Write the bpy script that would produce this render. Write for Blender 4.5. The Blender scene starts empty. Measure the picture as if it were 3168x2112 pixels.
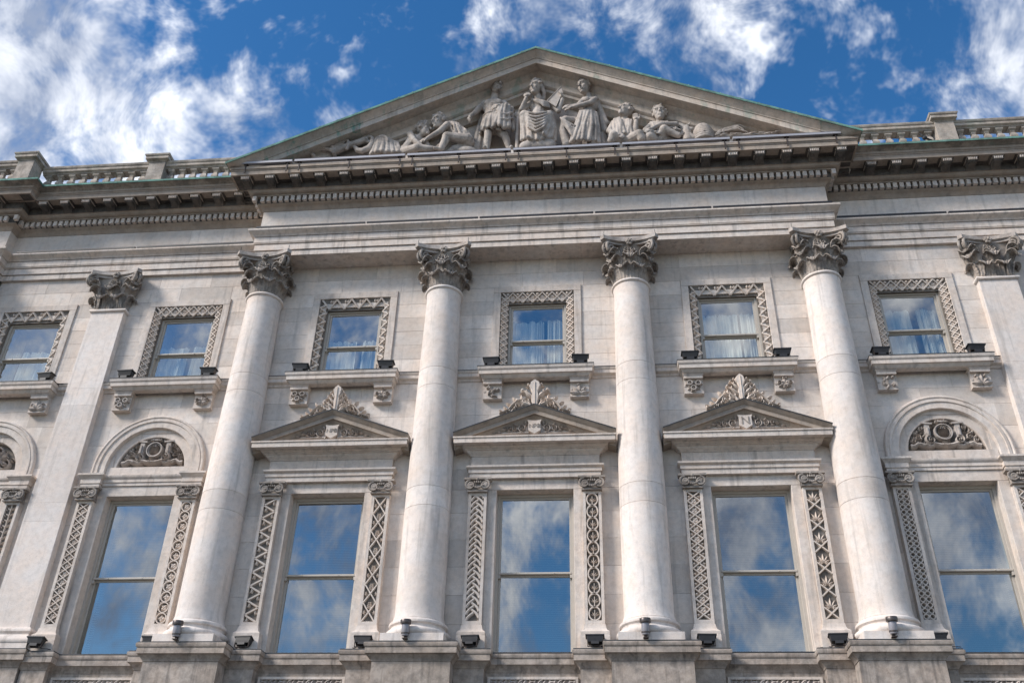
import bpy, math, random
from mathutils import Vector, Matrix, Euler
random.seed(7)
R = math.radians
sc = bpy.context.scene
COL = sc.collection
Z0 = 1.7                      # height of the survey datum (camera) above the pavement

# ------------------------------------------------------------------ camera
PITCH, YAW, ROLL = 0.5833, -0.1110, 0.0288
cam_d = bpy.data.cameras.new('camera'); cam = bpy.data.objects.new('camera', cam_d); COL.objects.link(cam)
cam_d.sensor_width = 36.0; cam_d.lens = 2944.77/3168*36.0
cam_d.clip_start = 0.1; cam_d.clip_end = 5000
fwd = Vector((math.sin(YAW)*math.cos(PITCH), math.cos(YAW)*math.cos(PITCH), math.sin(PITCH)))
rt = fwd.cross(Vector((0, 0, 1))).normalized(); up = rt.cross(fwd)
r2 = rt*math.cos(ROLL)+up*math.sin(ROLL); u2 = -rt*math.sin(ROLL)+up*math.cos(ROLL)
m3 = Matrix((r2, u2, -fwd)).transposed()
cam.matrix_world = Matrix.Translation((1.3865, -17.3529, Z0)) @ m3.to_4x4()
sc.camera = cam
sc.render.engine = 'CYCLES'; sc.cycles.max_bounces = 6; sc.cycles.diffuse_bounces = 3; sc.cycles.glossy_bounces = 3; sc.cycles.transparent_max_bounces = 6; sc.cycles.use_fast_gi = False
sc.render.resolution_x = 1024; sc.render.resolution_y = 682

# ------------------------------------------------------------------ world, sun, exposure
SUN_EL, SUN_AZ = R(36), R(-60)        # azimuth measured from straight in front of the facade, minus = left
sun_dir = Vector((math.sin(SUN_AZ)*math.cos(SUN_EL), -math.cos(SUN_AZ)*math.cos(SUN_EL), math.sin(SUN_EL)))
world = bpy.data.worlds.new('World'); sc.world = world; world.use_nodes = True
world.cycles.sampling_method = 'MANUAL'; world.cycles.sample_map_resolution = 256
nt = world.node_tree; nt.nodes.clear()
def N(t, **k):
    n = nt.nodes.new(t)
    for a, b in k.items(): setattr(n, a, b)
    return n
L = lambda a, b: nt.links.new(a, b)
out = N('ShaderNodeOutputWorld'); bg = N('ShaderNodeBackground'); bg.inputs['Strength'].default_value = 0.08
sky = N('ShaderNodeTexSky', sky_type='NISHITA', sun_disc=False)
sky.sun_elevation = SUN_EL; sky.sun_rotation = math.atan2(sun_dir.x, sun_dir.y)
sky.air_density = 1.0; sky.dust_density = 0.2; sky.ozone_density = 3.0
tc = N('ShaderNodeTexCoord')
def math_(op, a, b=None, clamp=False):
    n = N('ShaderNodeMath', operation=op, use_clamp=clamp)
    for i, x in enumerate((a, b)):
        if x is None: continue
        if isinstance(x, (int, float)): n.inputs[i].default_value = x
        else: L(x, n.inputs[i])
    return n.outputs[0]
def noise(scale, detail, rough, dist, off=(0, 0, 0), sc3=(1, 1, 1), rot=(0, 0, 0)):
    mp = N('ShaderNodeMapping'); mp.inputs['Location'].default_value = off; mp.inputs['Scale'].default_value = sc3
    mp.inputs['Rotation'].default_value = rot
    L(tc.outputs['Generated'], mp.inputs['Vector'])
    n = N('ShaderNodeTexNoise'); n.inputs['Scale'].default_value = scale; n.inputs['Detail'].default_value = detail
    n.inputs['Roughness'].default_value = rough; n.inputs['Distortion'].default_value = dist
    L(mp.outputs['Vector'], n.inputs['Vector']); return n.outputs['Fac']
def pix_dir(u, v):
    d = fwd + r2*((u-1584)/2944.77) + u2*((1056-v)/2944.77); d.normalize(); return d
big = noise(3.4, 3, 0.55, 0.2, (1.3, 0.4, 2.2))
fine = noise(13.0, 5, 0.64, 0.35, (0.3, 4.4, 1.2), (1, 1, .5), (R(18), R(-24), 0))
puff = noise(34.0, 3, 0.6, 0.0, (3.3, 1.4, 5.2))
wisp = noise(6.0, 2, 0.6, 0.4, (2.3, 0.1, 0.6))
dens = math_('ADD', math_('ADD', math_('MULTIPLY', big, 0.36), math_('MULTIPLY', fine, 0.40)), math_('MULTIPLY', puff, 0.24))
# cloud banks seen over the roof: (u, v in the photograph, angular size, strength)
banks = [(30, 300, 0.16, 0.04), (430, 330, 0.12, 0.02), (1700, 60, 0.17, 0.035), (3140, 260, 0.08, 0.02),
         (820, 40, 0.14, -0.05), (1180, 280, 0.08, -0.02), (2480, 310, 0.15, -0.08)]
for (u, v, s, a) in banks:
    d = pix_dir(u, v)
    dp = N('ShaderNodeVectorMath', operation='DOT_PRODUCT'); nm = N('ShaderNodeVectorMath', operation='NORMALIZE')
    L(tc.outputs['Generated'], nm.inputs[0]); L(nm.outputs[0], dp.inputs[0]); dp.inputs[1].default_value = d
    ang2 = math_('MULTIPLY', math_('SUBTRACT', 1.0, dp.outputs['Value']), 2.0)
    g = math_('POWER', 2.718, math_('MULTIPLY', ang2, -1.0/(s*s)))
    dens = math_('ADD', dens, math_('MULTIPLY', g, a))
ramp = N('ShaderNodeValToRGB'); L(dens, ramp.inputs['Fac'])
ramp.color_ramp.interpolation = 'EASE'
ramp.color_ramp.elements[0].position = 0.43; ramp.color_ramp.elements[0].color = (0, 0, 0, 1)
ramp.color_ramp.elements[1].position = 0.605; ramp.color_ramp.elements[1].color = (0.9, 0.9, 0.9, 1)
shade = N('ShaderNodeValToRGB'); L(math_('ADD', math_('MULTIPLY', wisp, 0.5), math_('MULTIPLY', fine, 0.5)), shade.inputs['Fac'])
shade.color_ramp.elements[0].position = 0.40; shade.color_ramp.elements[0].color = (2.2, 2.6, 3.5, 1)
shade.color_ramp.elements[1].position = 0.60; shade.color_ramp.elements[1].color = (9.0, 9.1, 9.3, 1)
mx = N('ShaderNodeMix', data_type='RGBA')
L(ramp.outputs['Color'], mx.inputs['Factor']); hs = N('ShaderNodeHueSaturation'); hs.inputs['Saturation'].default_value = 1.28; hs.inputs['Value'].default_value = 1.0; L(sky.outputs['Color'], hs.inputs['Color']); L(hs.outputs['Color'], mx.inputs['A']); L(shade.outputs['Color'], mx.inputs['B'])
L(mx.outputs['Result'], bg.inputs['Color']); L(bg.outputs['Background'], out.inputs['Surface'])

sun_d = bpy.data.lights.new('sun', 'SUN'); sun = bpy.data.objects.new('sun', sun_d); COL.objects.link(sun)
sun_d.energy = 2.1; sun_d.angle = R(15); sun_d.color = (1.0, 0.93, 0.86)
sun.rotation_euler = (-sun_dir).to_track_quat('-Z', 'Y').to_euler(); sun.location = (0, 0, 40)
vs = sc.view_settings; vs.view_transform = 'Standard'; vs.look = 'None'; vs.exposure = 1.1; vs.gamma = 1.0
vs.use_curve_mapping = False

# ------------------------------------------------------------------ materials
MATS = {}
def mat_nodes(name):
    m = bpy.data.materials.new(name); m.use_nodes = True; t = m.node_tree; t.nodes.clear()
    o = t.nodes.new('ShaderNodeOutputMaterial'); p = t.nodes.new('ShaderNodeBsdfPrincipled')
    t.links.new(p.outputs[0], o.inputs[0]); MATS[name] = m
    return m, t, p, o
def tn(t, typ, **k):
    n = t.nodes.new(typ)
    for a, b in k.items():
        if a in n.inputs: n.inputs[a].default_value = b
        else: setattr(n, a, b)
    return n
def stone(name, col, dirt=(0.20, 0.18, 0.165), dirt_amt=0.35, streak=0.3, var=0.10, bump=0.25, crust=0.0, green=0.0, blotch=0.3):
    m, t, p, o = mat_nodes(name); lk = t.links.new
    geo = tn(t, 'ShaderNodeNewGeometry'); oi = tn(t, 'ShaderNodeObjectInfo')
    def nz(scale, detail, rough, sc3=(1, 1, 1)):
        mp = tn(t, 'ShaderNodeMapping'); mp.inputs['Scale'].default_value = sc3; lk(geo.outputs['Position'], mp.inputs['Vector'])
        n = tn(t, 'ShaderNodeTexNoise', Scale=scale, Detail=detail, Roughness=rough); lk(mp.outputs[0], n.inputs['Vector']); return n.outputs['Fac']
    def rampv(src, a, b, lo=0.0, hi=1.0):
        r = tn(t, 'ShaderNodeMapRange'); r.inputs['From Min'].default_value = a; r.inputs['From Max'].default_value = b
        r.inputs['To Min'].default_value = lo; r.inputs['To Max'].default_value = hi; lk(src, r.inputs['Value']); return r.outputs[0]
    def mul(a, b):
        n = tn(t, 'ShaderNodeMath', operation='MULTIPLY')
        for i, x in enumerate((a, b)):
            if isinstance(x, (int, float)): n.inputs[i].default_value = x
            else: lk(x, n.inputs[i])
        return n.outputs[0]
    def mix(fac, a, b):
        n = tn(t, 'ShaderNodeMix', data_type='RGBA')
        for k, x in (('Factor', fac), ('A', a), ('B', b)):
            if isinstance(x, (int, float)): n.inputs[k].default_value = x
            elif isinstance(x, tuple): n.inputs[k].default_value = (*x, 1)
            else: lk(x, n.inputs[k])
        return n.outputs['Result']
    mott = nz(2.2, 4, 0.62); fine_ = nz(46, 2, 0.7); med = nz(9, 4, 0.65)
    stk = nz(1.0, 3, 0.6, (7.5, 7.5, 0.55)); crs = nz(3.3, 5, 0.72) if crust > 0 else None
    warm = (min(1, col[0]*1.03), col[1]*0.965, col[2]*0.91)
    base = mix(rampv(mott, 0.38, 0.66), col, warm)
    # block to block variation in tone
    tint = rampv(oi.outputs['Random'], 0, 1, 1.0-var, 1.0+var*0.55)
    hsv = tn(t, 'ShaderNodeHueSaturation'); lk(base, hsv.inputs['Color']); lk(tint, hsv.inputs['Value'])
    c = mix(mul(rampv(med, 0.42, 0.72), dirt_amt*0.55), hsv.outputs[0], dirt)
    c = mix(mul(rampv(stk, 0.55, 0.72), streak), c, dirt)
    if blotch > 0: c = mix(mul(rampv(nz(0.85, 4, 0.6, (1, 1, 0.6)), 0.5, 0.72), blotch), c, (0.31, 0.265, 0.22))
    if crust > 0: c = mix(mul(rampv(crs, 0.44, 0.6), crust), c, (0.045, 0.042, 0.04))
    if green > 0: c = mix(mul(rampv(nz(2.6, 4, 0.65, (1, 1, 0.4)), 0.56, 0.66), green), c, (0.13, 0.26, 0.22))
    pit = rampv(nz(95, 1, 0.6), 0.62, 0.74); c = mix(mul(pit, 0.35), c, (0.22, 0.2, 0.185))
    lk(c, p.inputs['Base Color']); p.inputs['Roughness'].default_value = 0.88
    p.inputs['Specular IOR Level'].default_value = 0.25
    b = tn(t, 'ShaderNodeBump', Strength=bump, Distance=0.02)
    add = tn(t, 'ShaderNodeMath', operation='ADD'); lk(fine_, add.inputs[0]); lk(mul(med, 1.2), add.inputs[1]); lk(add.outputs[0], b.inputs['Height'])
    lk(b.outputs[0], p.inputs['Normal'])
    return m
stone('ashlar', (0.695, 0.635, 0.583), dirt_amt=0.45, streak=0.30, var=0.18, blotch=0.30)
stone('column_stone', (0.750, 0.690, 0.645), dirt_amt=0.38, streak=0.34, var=0.12, bump=0.25, blotch=0.26)
stone('trim', (0.670, 0.605, 0.550), dirt_amt=0.55, streak=0.50, var=0.08, crust=0.07, blotch=0.28)
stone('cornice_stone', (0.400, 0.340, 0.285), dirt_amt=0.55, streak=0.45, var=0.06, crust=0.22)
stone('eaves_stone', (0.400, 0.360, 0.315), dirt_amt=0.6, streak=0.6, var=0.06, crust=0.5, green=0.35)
stone('rake_stone', (0.600, 0.530, 0.462), dirt_amt=0.5, streak=0.4, var=0.06, crust=0.14, green=0.42)
stone('parapet_stone', (0.46, 0.41, 0.36), dirt_amt=0.7, streak=0.6, var=0.08, crust=0.4, green=0.2)
stone('green_stone', (0.46, 0.43, 0.38), dirt_amt=0.5, streak=0.4, var=0.06, crust=0.2, green=0.95)
stone('sooty_stone', (0.40, 0.36, 0.325), dirt=(0.10, 0.09, 0.08), dirt_amt=0.7, streak=0.4, var=0.1, crust=0.5)
stone('soot_shade_stone', (0.13, 0.12, 0.11), dirt=(0.04, 0.04, 0.04), dirt_amt=0.8, streak=0.4, var=0.1, crust=0.6)  # soot plus painted shade: near-black for the recesses under the cornice
stone('carved_stone', (0.50, 0.455, 0.42), dirt=(0.14, 0.125, 0.115), dirt_amt=0.6, streak=0.25, var=0.08, crust=0.35, bump=0.3)
stone('relief_stone', (0.660, 0.590, 0.530), dirt_amt=0.35, streak=0.15, var=0.06, crust=0.05)
stone('grime_shade_back', (0.21, 0.19, 0.17), dirt=(0.06, 0.055, 0.05), dirt_amt=0.7, streak=0.3, var=0.05, crust=0.4)  # grime plus painted shade, deepens the gaps behind the carving
stone('statue_stone', (0.500, 0.455, 0.415), dirt=(0.16, 0.145, 0.135), dirt_amt=0.6, streak=0.5, var=0.08, crust=0.38, bump=0.25)
stone('pedestal_stone', (0.47, 0.41, 0.36), dirt=(0.15, 0.13, 0.115), dirt_amt=0.9, streak=0.8, var=0.06, crust=0.34, blotch=0.5)
stone('paving', (0.065, 0.063, 0.06), dirt_amt=0.6, streak=0.0, var=0.05)

def simple(name, col, rough=0.5, metal=0.0, nscale=8.0, var=0.25, spec=0.5, bump=0.0):
    m, t, p, o = mat_nodes(name); lk = t.links.new
    geo = tn(t, 'ShaderNodeNewGeometry'); n = tn(t, 'ShaderNodeTexNoise', Scale=nscale, Detail=5.0, Roughness=0.65); lk(geo.outputs['Position'], n.inputs['Vector'])
    mx_ = tn(t, 'ShaderNodeMix', data_type='RGBA'); lk(n.outputs['Fac'], mx_.inputs['Factor'])
    mx_.inputs['A'].default_value = (*[c*(1-var) for c in col], 1); mx_.inputs['B'].default_value = (*[min(1, c*(1+var)) for c in col], 1)
    lk(mx_.outputs['Result'], p.inputs['Base Color']); p.inputs['Roughness'].default_value = rough; p.inputs['Metallic'].default_value = metal
    p.inputs['Specular IOR Level'].default_value = spec
    if bump:
        b = tn(t, 'ShaderNodeBump', Strength=bump, Distance=0.01); lk(n.outputs['Fac'], b.inputs['Height']); lk(b.outputs[0], p.inputs['Normal'])
    return m
stone('verdigris', (0.17, 0.36, 0.31), dirt=(0.07, 0.11, 0.09), dirt_amt=0.7, streak=0.4, var=0.1, crust=0.45, blotch=0.3)
simple('sash_paint', (0.46, 0.42, 0.37), 0.55, 0, 14, 0.16)
simple('black_metal', (0.022, 0.021, 0.022), 0.5, 0.0, 12, 0.3)
simple('grey_metal', (0.10, 0.085, 0.08), 0.4, 0.6, 20, 0.3)
simple('lens_glass', (0.27, 0.26, 0.28), 0.3, 0.1, 9, 0.15)
simple('steel', (0.40, 0.39, 0.41), 0.5, 0.25, 14, 0.12)
simple('post_brown', (0.05, 0.035, 0.03), 0.6, 0.0, 20, 0.3)
simple('room', (0.035, 0.035, 0.038), 0.9)
simple('curtain', (0.50, 0.52, 0.51), 0.9, 0, 5, 0.10)
simple('blind', (0.06, 0.068, 0.075), 0.7, 0, 3, 0.08)
simple('feather', (0.03, 0.03, 0.034), 0.7, 0, 40, 0.4)
simple('lead', (0.05, 0.05, 0.052), 0.6, 0.2, 10, 0.3)
def glass(nm, ior, tint):
    m, t, p, o = mat_nodes(nm); t.nodes.remove(p); lk = t.links.new
    g = tn(t, 'ShaderNodeBsdfGlossy', Roughness=0.0); g.inputs['Color'].default_value = (0.95, 0.96, 0.95, 1)
    tr = tn(t, 'ShaderNodeBsdfTransparent'); tr.inputs['Color'].default_value = tint
    lw = tn(t, 'ShaderNodeFresnel', IOR=ior)
    geo = tn(t, 'ShaderNodeNewGeometry')
    bf = tn(t, 'ShaderNodeMath', operation='MULTIPLY'); iv = tn(t, 'ShaderNodeMath', operation='SUBTRACT'); iv.inputs[0].default_value = 1.0; lk(geo.outputs['Backfacing'], iv.inputs[1]); lk(lw.outputs[0], bf.inputs[0]); lk(iv.outputs[0], bf.inputs[1])
    ms = tn(t, 'ShaderNodeMixShader'); lk(bf.outputs[0], ms.inputs[0]); lk(tr.outputs[0], ms.inputs[1]); lk(g.outputs[0], ms.inputs[2])
    lk(ms.outputs[0], o.inputs[0])
glass('glass', 3.7, (0.72, 0.80, 0.82, 1)); glass('clear_glass', 3.7, (0.95, 0.97, 0.95, 1))

# ------------------------------------------------------------------ mesh builder
class MB:
    def __init__(s): s.v = []; s.f = []
    def add(s, vs_, fs_):
        n = len(s.v); s.v += [tuple(p) for p in vs_]; s.f += [tuple(i+n for i in f) for f in fs_]; return s
    def box(s, x0, x1, y0, y1, z0, z1):
        return s.add([(x0, y0, z0), (x1, y0, z0), (x1, y1, z0), (x0, y1, z0), (x0, y0, z1), (x1, y0, z1), (x1, y1, z1), (x0, y1, z1)],
                     [(0, 3, 2, 1), (4, 5, 6, 7), (0, 1, 5, 4), (1, 2, 6, 5), (2, 3, 7, 6), (3, 0, 4, 7)])
    def cbox(s, x0, x1, y0, y1, z0, z1, c=0.006):
        # box with a chamfered front (y0) face
        return s.add([(x0, y0+c, z0), (x1, y0+c, z0), (x1, y1, z0), (x0, y1, z0), (x0, y0+c, z1), (x1, y0+c, z1), (x1, y1, z1), (x0, y1, z1),
                      (x0+c, y0, z0+c), (x1-c, y0, z0+c), (x1-c, y0, z1-c), (x0+c, y0, z1-c)],
                     [(0, 3, 2, 1), (4, 5, 6, 7), (1, 2, 6, 5), (2, 3, 7, 6), (3, 0, 4, 7), (8, 9, 10, 11), (0, 1, 9, 8), (1, 5, 10, 9), (5, 4, 11, 10), (4, 0, 8, 11)])
    def path(s, pts, prof, cap=True):
        # sweep profile [(d outward, z)] along plan polyline pts (outward = to the right of travel), mitred, profile closed
        n = len(pts); m = len(prof); vs_ = []
        for i, (x, y) in enumerate(pts):
            def nrm(a, b):
                dx, dy = b[0]-a[0], b[1]-a[1]; l = math.hypot(dx, dy); return (dy/l, -dx/l)
            if i == 0: nx, ny = nrm(pts[0], pts[1])
            elif i == n-1: nx, ny = nrm(pts[-2], pts[-1])
            else:
                a = nrm(pts[i-1], pts[i]); b = nrm(pts[i], pts[i+1]); k = 1+a[0]*b[0]+a[1]*b[1]
                nx, ny = (a[0]+b[0])/k, (a[1]+b[1])/k
            vs_ += [(x+nx*d, y+ny*d, z) for d, z in prof]
        fs_ = []
        for i in range(n-1):
            for j in range(m):
                k = (j+1) % m; fs_.append((i*m+j, (i+1)*m+j, (i+1)*m+k, i*m+k))
        if cap: fs_ += [tuple(range(m-1, -1, -1)), tuple((n-1)*m+j for j in range(m))]
        return s.add(vs_, fs_)
    def rake(s, xs, zref, prof, cap=True, zmin=-99):
        # profile [(y, dz)] swept along x stations with z = zref(x)+dz
        m = len(prof); vs_ = []
        for x in xs: vs_ += [(x, y, max(zref(x)+dz, zmin)) for y, dz in prof]
        fs_ = []
        for i in range(len(xs)-1):
            for j in range(m):
                k = (j+1) % m; fs_.append((i*m+j, (i+1)*m+j, (i+1)*m+k, i*m+k))
        if cap: fs_ += [tuple(range(m-1, -1, -1)), tuple((len(xs)-1)*m+j for j in range(m))]
        return s.add(vs_, fs_)
    def lathe(s, prof, cx=0, cy=0, n=32, a0=0, a1=2*math.pi, caps=True, rot=0.0, sq=None):
        full = abs(a1-a0-2*math.pi) < 1e-6; k = n if full else n+1; m = len(prof); vs_ = []
        for i in range(k):
            a = a0+(a1-a0)*i/n+rot
            vs_ += [(cx+r*math.cos(a), cy+r*math.sin(a), z) for r, z in prof]
        fs_ = []
        for i in range(n):
            i2 = (i+1) % k
            for j in range(m-1): fs_.append((i*m+j, i2*m+j, i2*m+j+1, i*m+j+1))
        if caps and full:
            fs_.append(tuple(i*m for i in range(k-1, -1, -1))); fs_.append(tuple(i*m+m-1 for i in range(k)))
        return s.add(vs_, fs_)
    def tube(s, pts, rad, n=8, M=None, flat=1.0):
        pts = [Vector(p) for p in pts]; m = len(pts); vs_ = []
        if not hasattr(rad, '__len__'): rad = [rad]*m
        t0 = (pts[1]-pts[0]).normalized(); nx = t0.orthogonal().normalized()
        for i, p in enumerate(pts):
            t = ((pts[min(i+1, m-1)]-pts[max(i-1, 0)])).normalized()
            nx = (nx-t*nx.dot(t)); nx = nx.normalized() if nx.length > 1e-6 else t.orthogonal().normalized()
            ny = t.cross(nx)
            for k in range(n):
                a = 2*math.pi*k/n; vs_.append(p+nx*(math.cos(a)*rad[i])+ny*(math.sin(a)*rad[i]*flat))
        fs_ = [(i*n+k, i*n+(k+1) % n, (i+1)*n+(k+1) % n, (i+1)*n+k) for i in range(m-1) for k in range(n)]
        fs_ += [tuple(range(n-1, -1, -1)), tuple((m-1)*n+k for k in range(n))]
        return s.add(vs_, fs_)
    def capsule(s, p0, p1, r0, r1, n=10):
        p0, p1 = Vector(p0), Vector(p1); d = p1-p0; l = d.length
        if l < 1e-5: d = Vector((0, 0, 1)); l = 1e-5
        d = d/l; pts = []; rr = []
        for a in (-80, -50, -20): pts.append(p0+d*(r0*math.sin(R(a)))); rr.append(r0*math.cos(R(a)))
        for a in (20, 50, 80): pts.append(p1+d*(r1*math.sin(R(a)))); rr.append(r1*math.cos(R(a)))
        return s.tube(pts, rr, n)
    def ell(s, c, ax, rot=(0, 0, 0), nu=12, nv=8):
        E_ = Euler(rot).to_matrix(); c = Vector(c); vs_ = []; fs_ = []
        for j in range(1, nv):
            b = math.pi*j/nv
            for i in range(nu):
                a = 2*math.pi*i/nu
                vs_.append(c+E_ @ Vector((ax[0]*math.sin(b)*math.cos(a), ax[1]*math.sin(b)*math.sin(a), ax[2]*math.cos(b))))
        for j in range(nv-2):
            for i in range(nu): fs_.append((j*nu+i, (j+1)*nu+i, (j+1)*nu+(i+1) % nu, j*nu+(i+1) % nu))
        vs_ += [c+E_ @ Vector((0, 0, ax[2])), c-E_ @ Vector((0, 0, ax[2]))]; t, b = len(vs_)-2, len(vs_)-1
        for i in range(nu):
            fs_.append((t, i, (i+1) % nu)); fs_.append((b, (nv-2)*nu+(i+1) % nu, (nv-2)*nu+i))
        return s.add(vs_, fs_)
    def prism(s, poly, y0, y1):
        # polygon in (x,z), extruded y0 (front) .. y1 (back)
        n = len(poly)
        return s.add([(x, y0, z) for x, z in poly]+[(x, y1, z) for x, z in poly],
                     [tuple(range(n)), tuple(range(2*n-1, n-1, -1))]+[(i, n+i, n+(i+1) % n, (i+1) % n) for i in range(n)])
    def ringarc(s, cx, cz, prof, a0=0.0, a1=math.pi, n=40, stilt=0.0):
        # profile [(r, y)] closed, swept round an arch centre in the xz plane, with straight stilts
        m = len(prof); st = []
        if stilt: st.append((a0, -stilt))
        st += [(a0+(a1-a0)*i/n, 0.0) for i in range(n+1)]
        if stilt: st.append((a1, -stilt))
        vs_ = []
        for a, dz in st: vs_ += [(cx+r*math.cos(a), y, cz+r*math.sin(a)+dz) for r, y in prof]
        fs_ = [(i*m+j, i*m+(j+1) % m, (i+1)*m+(j+1) % m, (i+1)*m+j) for i in range(len(st)-1) for j in range(m)]
        fs_ += [tuple(range(m)), tuple((len(st)-1)*m+j for j in range(m-1, -1, -1))]
        return s.add(vs_, fs_)
    def xf(s, M):
        s.v = [tuple(M @ Vector(p)) for p in s.v]; return s
    def mesh(s, name, mat, smooth=38):
        me = bpy.data.meshes.new(name); me.from_pydata(s.v, [], s.f); me.materials.append(MATS[mat])
        import bmesh as _b
        bm = _b.new(); bm.from_mesh(me); _b.ops.recalc_face_normals(bm, faces=bm.faces); bm.to_mesh(me); bm.free()
        if smooth:
            me.polygons.foreach_set('use_smooth', [True]*len(me.polygons)); me.set_sharp_from_angle(angle=R(smooth))
        me.update(); return me

def link(name, data, parent=None, loc=(0, 0, 0), rot=None, mtx=None):
    o = bpy.data.objects.new(name, data); COL.objects.link(o)
    if parent: o.parent = parent
    if mtx is not None: o.matrix_basis = mtx
    else:
        o.location = loc
        if rot: o.rotation_euler = rot
    return o
def part(name, mb, mat, smooth=38):            # a part of the building (survey heights -> metres above pavement)
    return link(name, mb.mesh(name, mat, smooth), BUILDING, (0, 0, Z0))
def sub(name, mb, mat, parent, smooth=38):
    return link(name, mb.mesh(name, mat, smooth), parent)
def thing(name, label, cat, group=None, loc=(0, 0, 0), rotz=0.0, data=None):
    o = link(name, data, None, (loc[0], loc[1], loc[2]+Z0), (0, 0, rotz)); o['label'] = label; o['category'] = cat
    if group: o['group'] = group
    return o

# ------------------------------------------------------------------ ground
g = MB().add([(-400, -400, 0), (400, -400, 0), (400, 400, 0), (-400, 400, 0)], [(0, 1, 2, 3)])
go = link('ground', g.mesh('ground', 'paving', 0)); go['kind'] = 'structure'

BUILDING = link('classical_building', None)
BUILDING['label'] = 'pale stone classical bank building with Corinthian columns and sculpted pediment'
BUILDING['category'] = 'building'

# ------------------------------------------------------------------ layout numbers (survey metres)
S = 4.2
COLS = [-6.29, -2.1, 2.1, 6.23]
CB = {1: -4.2, 2: 0.0, 3: 4.2}                    # central bays
WB = {-1: -11.98, 0: -8.2, 4: 8.1}                # wing bays
PIL = [-10.1, 9.94]
WY = 0.06                                         # wing wall set back
AX = -0.17                                        # column axis
HW, FY = 6.61, -0.55                              # central entablature half width, frieze face
WFY = -0.02                                       # wing frieze face
ZS = 13.77                                        # architrave soffit

# ------------------------------------------------------------------ wall with coursed ashlar
wall = MB()
wall.box(-6.45, 6.45, 0.32, 0.5, -1.7, 13.8) if False else None
def wall_back(x0, x1, y, holes):
    # backing wall in vertical strips round the openings
    xs = sorted({x0, x1, *[h[0] for h in holes], *[h[1] for h in holes]})
    for a, b in zip(xs[:-1], xs[1:]):
        zc = [(-1.7, ZS+2.3)]
        for h in holes:
            if h[0] <= a+1e-6 and h[1] >= b-1e-6:
                nz = []
                for (p, q) in zc:
                    if h[2] > p and h[3] < q: nz += [(p, h[2]), (h[3], q)]
                    else: nz.append((p, q))
                zc = nz
        for p, q in zc: wall.box(a, b, y+0.03, y+0.9, p, q)
hol = []
for b in CB.values(): hol += [(b-.78, b+.78, 4.68, 7.975), (b-.69, b+.69, 10.68, 12.63)]
wall_back(-6.45, 6.45, 0.0, hol)
hl = [];
for k in (-1, 0): b = WB[k]; hl += [(b-.75, b+.75, 4.68, 8.025), (b-.69, b+.69, 10.68, 12.63), (b-.82, b+.82, 8.64, 9.50)]
wall_back(-13.3, -6.45, WY, hl)
b = WB[4]; wall_back(6.45, 14.0, WY, [(b-.75, b+.75, 4.68, 8.025), (b-.69, b+.69, 10.68, 12.63), (b-.82, b+.82, 8.64, 9.50)])
WALL = part('wall', wall, 'ashlar', 0)
rw = random.Random(11)
nblk = 0
def course(xa, xb, z0, z1, y, blen, jit=0.0):
    global nblk
    L_ = xb-xa
    if L_ < 0.06: return
    n = max(1, round(L_/blen)); cuts = [xa]+[xa+L_*(i+jit*(0.5 if n > 1 else 0))/n for i in range(1, n)]+[xb]
    for a, b_ in zip(cuts[:-1], cuts[1:]):
        y_ = y+rw.uniform(-0.0015, 0.0015)
        mb = MB().cbox(a+.0012, b_-.0012, y_, y+.06, z0+.0012, z1-.0012, 0.0032); sub('stone_block', mb, 'ashlar', WALL, 0); nblk += 1
def bay_blocks(c, xa, xb, y, wing):
    up = [13.77, 13.385, 13.0]+[13.0-0.372*i for i in range(1, 7)]          # down to 10.77
    for i in range(8):
        z1, z0 = up[i], up[i+1]
        if i < 2: course(xa, xb, z0, z1, y, 1.35, (0.5 if i % 2 else -0.4))
        else:
            course(xa, c-.985, z0, z1, y, 1.2); course(c+.985, xb, z0, z1, y, 1.2)
    course(xa, xb, 10.50, 10.77, y, 4.0)
    lo = [10.50-0.40*i for i in range(0, 3)]
    for i in range(2): course(xa, xb, lo[i+1], lo[i], y, 1.4, (0.5 if i % 2 else -0.4))
    zc = 9.70
    if not wing:
        for z1, z0 in ((9.70, 9.30), (9.30, 8.90), (8.90, 8.45), (8.45, 8.0), (8.0, 7.5), (7.5, 6.95), (6.95, 6.4), (6.4, 5.85), (5.85, 5.3), (5.3, 4.75)):
            w = 1.0 if z0 >= 8.9 else 1.29
            course(xa, c-w, z0, z1, y, 2.0); course(c+w, xb, z0, z1, y, 2.0)
        course(c-1.0, c+1.0, 8.9, 9.7, y, 4)
    else:
        for z1, z0 in ((9.70, 9.20), (9.20, 8.7), (8.7, 8.2), (8.2, 7.4), (7.4, 6.6), (6.6, 5.7), (5.7, 4.75)):
            w = 1.09 if z0 >= 8.2 else 1.25
            course(xa, c-w, z0, z1, y, 2.0); course(c+w, xb, z0, z1, y, 2.0)
for i, c in CB.items(): bay_blocks(c, c-2.1, c+2.1, 0.0, False)
bay_blocks(WB[-1], -13.2, -10.1, WY, True); bay_blocks(WB[0], -10.1, -6.3, WY, True); bay_blocks(WB[4], 6.3, 9.94, WY, True)
for z1, z0 in ((13.77, 13.385), (13.385, 13.0), (13.0, 12.256), (12.256, 11.5), (11.5, 10.77), (10.77, 9.7), (9.7, 8.7), (8.7, 7.4), (7.4, 6.0), (6.0, 4.75)): course(9.94, 13.5, z0, z1, WY, 1.8)

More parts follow.
